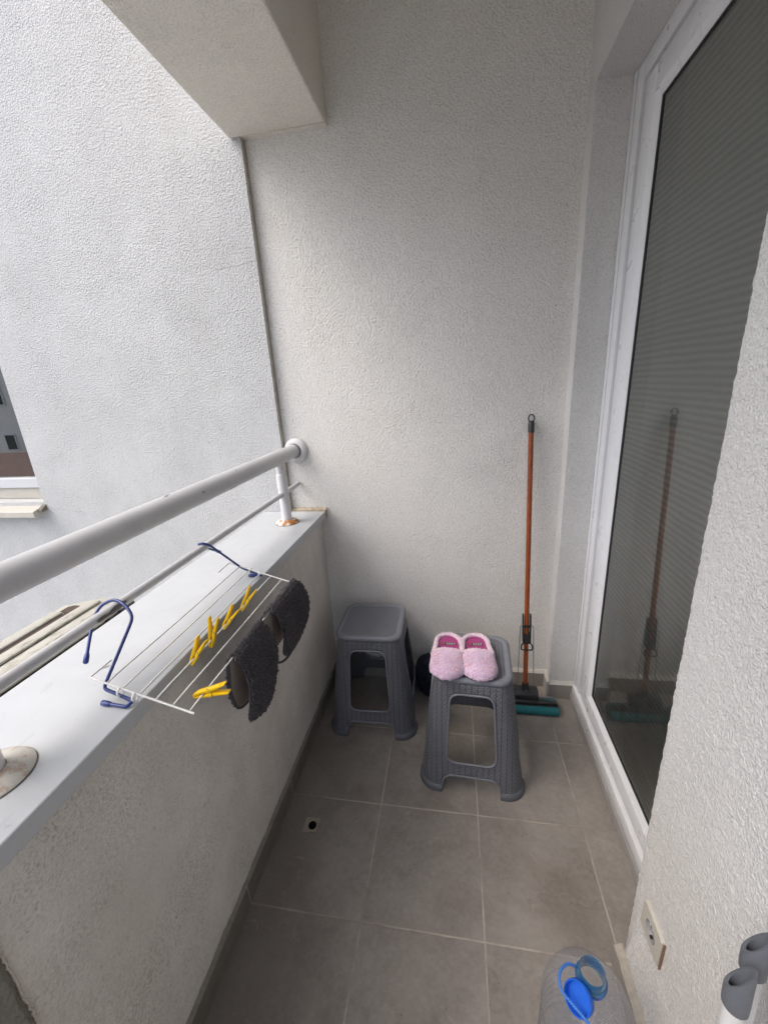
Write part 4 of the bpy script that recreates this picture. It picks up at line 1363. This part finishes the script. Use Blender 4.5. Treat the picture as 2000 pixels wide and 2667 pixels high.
# ------------------------------------------------------------------ two tubes with grey rubber ends by the pier
def pole(label, top, foot):
    top, foot = V(top), V(foot)
    root = thing('pole', label, 'pole', foot, 0, 'capped tubes leaning by the pier')
    d = (top - foot).normalized()
    L = (top - foot).length
    Mx = Matrix.Translation(foot) @ V((0, 0, 1)).rotation_difference(d).to_matrix().to_4x4()
    bm = bmesh.new(); lathe(bm, [(.0118, .002), (.0118, L - .064)], Mx, 28, cap0=True)
    obj('tube', bm, M_pole, root, smooth=60)
    bm = bmesh.new()
    seg = 40; rings = []
    def cut(a, base, amp): return base + amp * math.cos(a + .62)
    rows = [(.0132, lambda a: L - .074), (.0141, lambda a: L - .072), (.0144, lambda a: L - .056), (.0143, lambda a: cut(a, L - .027, .021)), (.0134, lambda a: cut(a, L - .024, .0225)), (.0098, lambda a: cut(a, L - .0245, .019)), (.0084, lambda a: cut(a, L - .033, .014)), (.0078, lambda a: L - .060)]
    for r, zf in rows:
        rings.append([bm.verts.new(Mx @ V((r * math.cos(2 * PI * k / seg), r * math.sin(2 * PI * k / seg), zf(2 * PI * k / seg)))) for k in range(seg)])
    for A, B in zip(rings, rings[1:]):
        for k in range(seg): bm.faces.new((A[k], A[(k + 1) % seg], B[(k + 1) % seg], B[k]))
    bm.faces.new(rings[-1])
    obj('end_cap', bm, M_polecap, root, smooth=50)
    return root
pole('white tube with a grey open ended cap, the higher one against the pier wall', (.9790, -1.2780, .716), (.965, -1.345, .0))
pole('white tube with a grey open ended cap, the lower one in front of its twin', (.9480, -1.3040, .692), (.935, -1.372, .0))

# ------------------------------------------------------------------ houses across the yard (seen mirrored in the window)
def house(label, x0, x1, y0, y1, z0, z1, wall, roofm, wins, face):
    root = thing('house', label, 'house', ((x0 + x1) / 2, (y0 + y1) / 2, z0))
    bm = bmesh.new(); box(bm, x0, x1, y0, y1, z0, z1)
    obj('wall', bm, wall, root)
    bm = bmesh.new()
    if roofm:
        prism(bm, [(y0 - .4, z1 + .02), (y1 + .4, z1 + .02), ((y0 + y1) / 2, z1 + 1.6)], x0 - .4, x1 + .4, 'x')
        obj('roof', bm, roofm, root)
    else:
        box(bm, x0 - .2, x1 + .2, y0 - .2, y1 + .2, z1 + .01, z1 + .3); obj('roof', bm, wall, root)
    for (a, z, w, h) in wins:
        bm = bmesh.new()
        if face == 'y': box(bm, a - w / 2 - .08, a + w / 2 + .08, y1 + .01, y1 + .06, z - .08, z + h + .08)
        else: box(bm, x1 + .01, x1 + .06, a - w / 2 - .08, a + w / 2 + .08, z - .08, z + h + .08)
        f = obj('window', bm, M_pvc, root)
        bm = bmesh.new()
        if face == 'y': box(bm, a - w / 2, a + w / 2, y1 + .062, y1 + .07, z, z + h)
        else: box(bm, x1 + .062, x1 + .07, a - w / 2, a + w / 2, z, z + h)
        g = obj('pane', bm, M_hg, f)
M_hw = simple('house_plaster', (.80, .79, .76), .9, var=.06, vscale=1)
M_hr = simple('brown_roof', (.30, .20, .17), .9, var=.25, vscale=3)
M_hg = simple('house_glass', (.05, .06, .06), .2)
wl = [(-26 + 1.55 * i, z, .62, h_) for i in range(9) for z, h_ in ((-1.0, .8), (1.5, .55), (2.2, .9), (4.6, .9))]
house('pale plastered house across the yard', -27, -3, -26, -18, -9, 7, M_hw, None, wl, 'y')
house('low house with a brown roof across the yard', -24, -4, -15.5, -11.5, -9, -2.2, M_hw, M_hr, [], 'y')

# ------------------------------------------------------------------ sky, sun, camera
w = bpy.data.worlds.new('World'); SC.world = w; w.use_nodes = True
nt = w.node_tree; n = N(nt)
bg = nt.nodes['Background']
sky = n.add('ShaderNodeTexSky', sky_type='NISHITA')
sky.sun_disc = False
SUN_EL, SUN_AZ = R(54), R(246)
sky.sun_elevation = SUN_EL; sky.sun_rotation = SUN_AZ
sky.air_density = 1.0; sky.dust_density = 4.0; sky.ozone_density = 1.0
hs = n.add('ShaderNodeHueSaturation'); hs.inputs['Saturation'].default_value = .75
n.link(sky.outputs[0], hs.inputs['Color']); n.link(hs.outputs[0], bg.inputs['Color'])
bg.inputs['Strength'].default_value = .40

sl = bpy.data.lights.new('sun', 'SUN'); sl.energy = .95; sl.angle = R(75); sl.color = (1, .97, .93)
so = bpy.data.objects.new('sun', sl); C.objects.link(so)
sd = V((math.sin(SUN_AZ) * math.cos(SUN_EL), math.cos(SUN_AZ) * math.cos(SUN_EL), math.sin(SUN_EL)))
so.rotation_euler = sd.to_track_quat('Z', 'Y').to_euler()

cam = bpy.data.cameras.new('camera'); co = bpy.data.objects.new('camera', cam); C.objects.link(co)
f_px, yaw, pitch, roll = 1059.3, -.17933, -.30593, -.06012
fw = V((math.sin(yaw) * math.cos(pitch), math.cos(yaw) * math.cos(pitch), math.sin(pitch)))
rt = V((math.cos(yaw), -math.sin(yaw), 0)); upv = rt.cross(fw)
c_, s_ = math.cos(roll), math.sin(roll)
rt, upv = c_ * rt + s_ * upv, -s_ * rt + c_ * upv
Mcam = Matrix((rt, upv, -fw)).transposed().to_4x4()
Mcam.translation = V((.59538, -1.67957, 1.40628))
co.matrix_world = Mcam
cam.sensor_fit = 'VERTICAL'; cam.sensor_height = 36; cam.lens = f_px / 2667 * 36
cam.clip_start = .02; cam.clip_end = 1000
SC.camera = co

SC.view_settings.view_transform = 'Standard'
SC.view_settings.look = 'None'
SC.view_settings.exposure = 0
SC.cycles.max_bounces = 12
SC.cycles.diffuse_bounces = 7
SC.cycles.use_adaptive_sampling = True
SC.cycles.adaptive_threshold = .02
SC.cycles.glossy_bounces = 5
SC.cycles.transparent_max_bounces = 16
SC.cycles.caustics_reflective = False
SC.cycles.caustics_refractive = False
SC.cycles.use_denoising = True
try:
    SC.cycles.denoiser = 'OPENIMAGEDENOISE'
    SC.cycles.denoising_input_passes = 'RGB_ALBEDO_NORMAL'
    SC.cycles.denoising_prefilter = 'NONE'
except Exception: pass
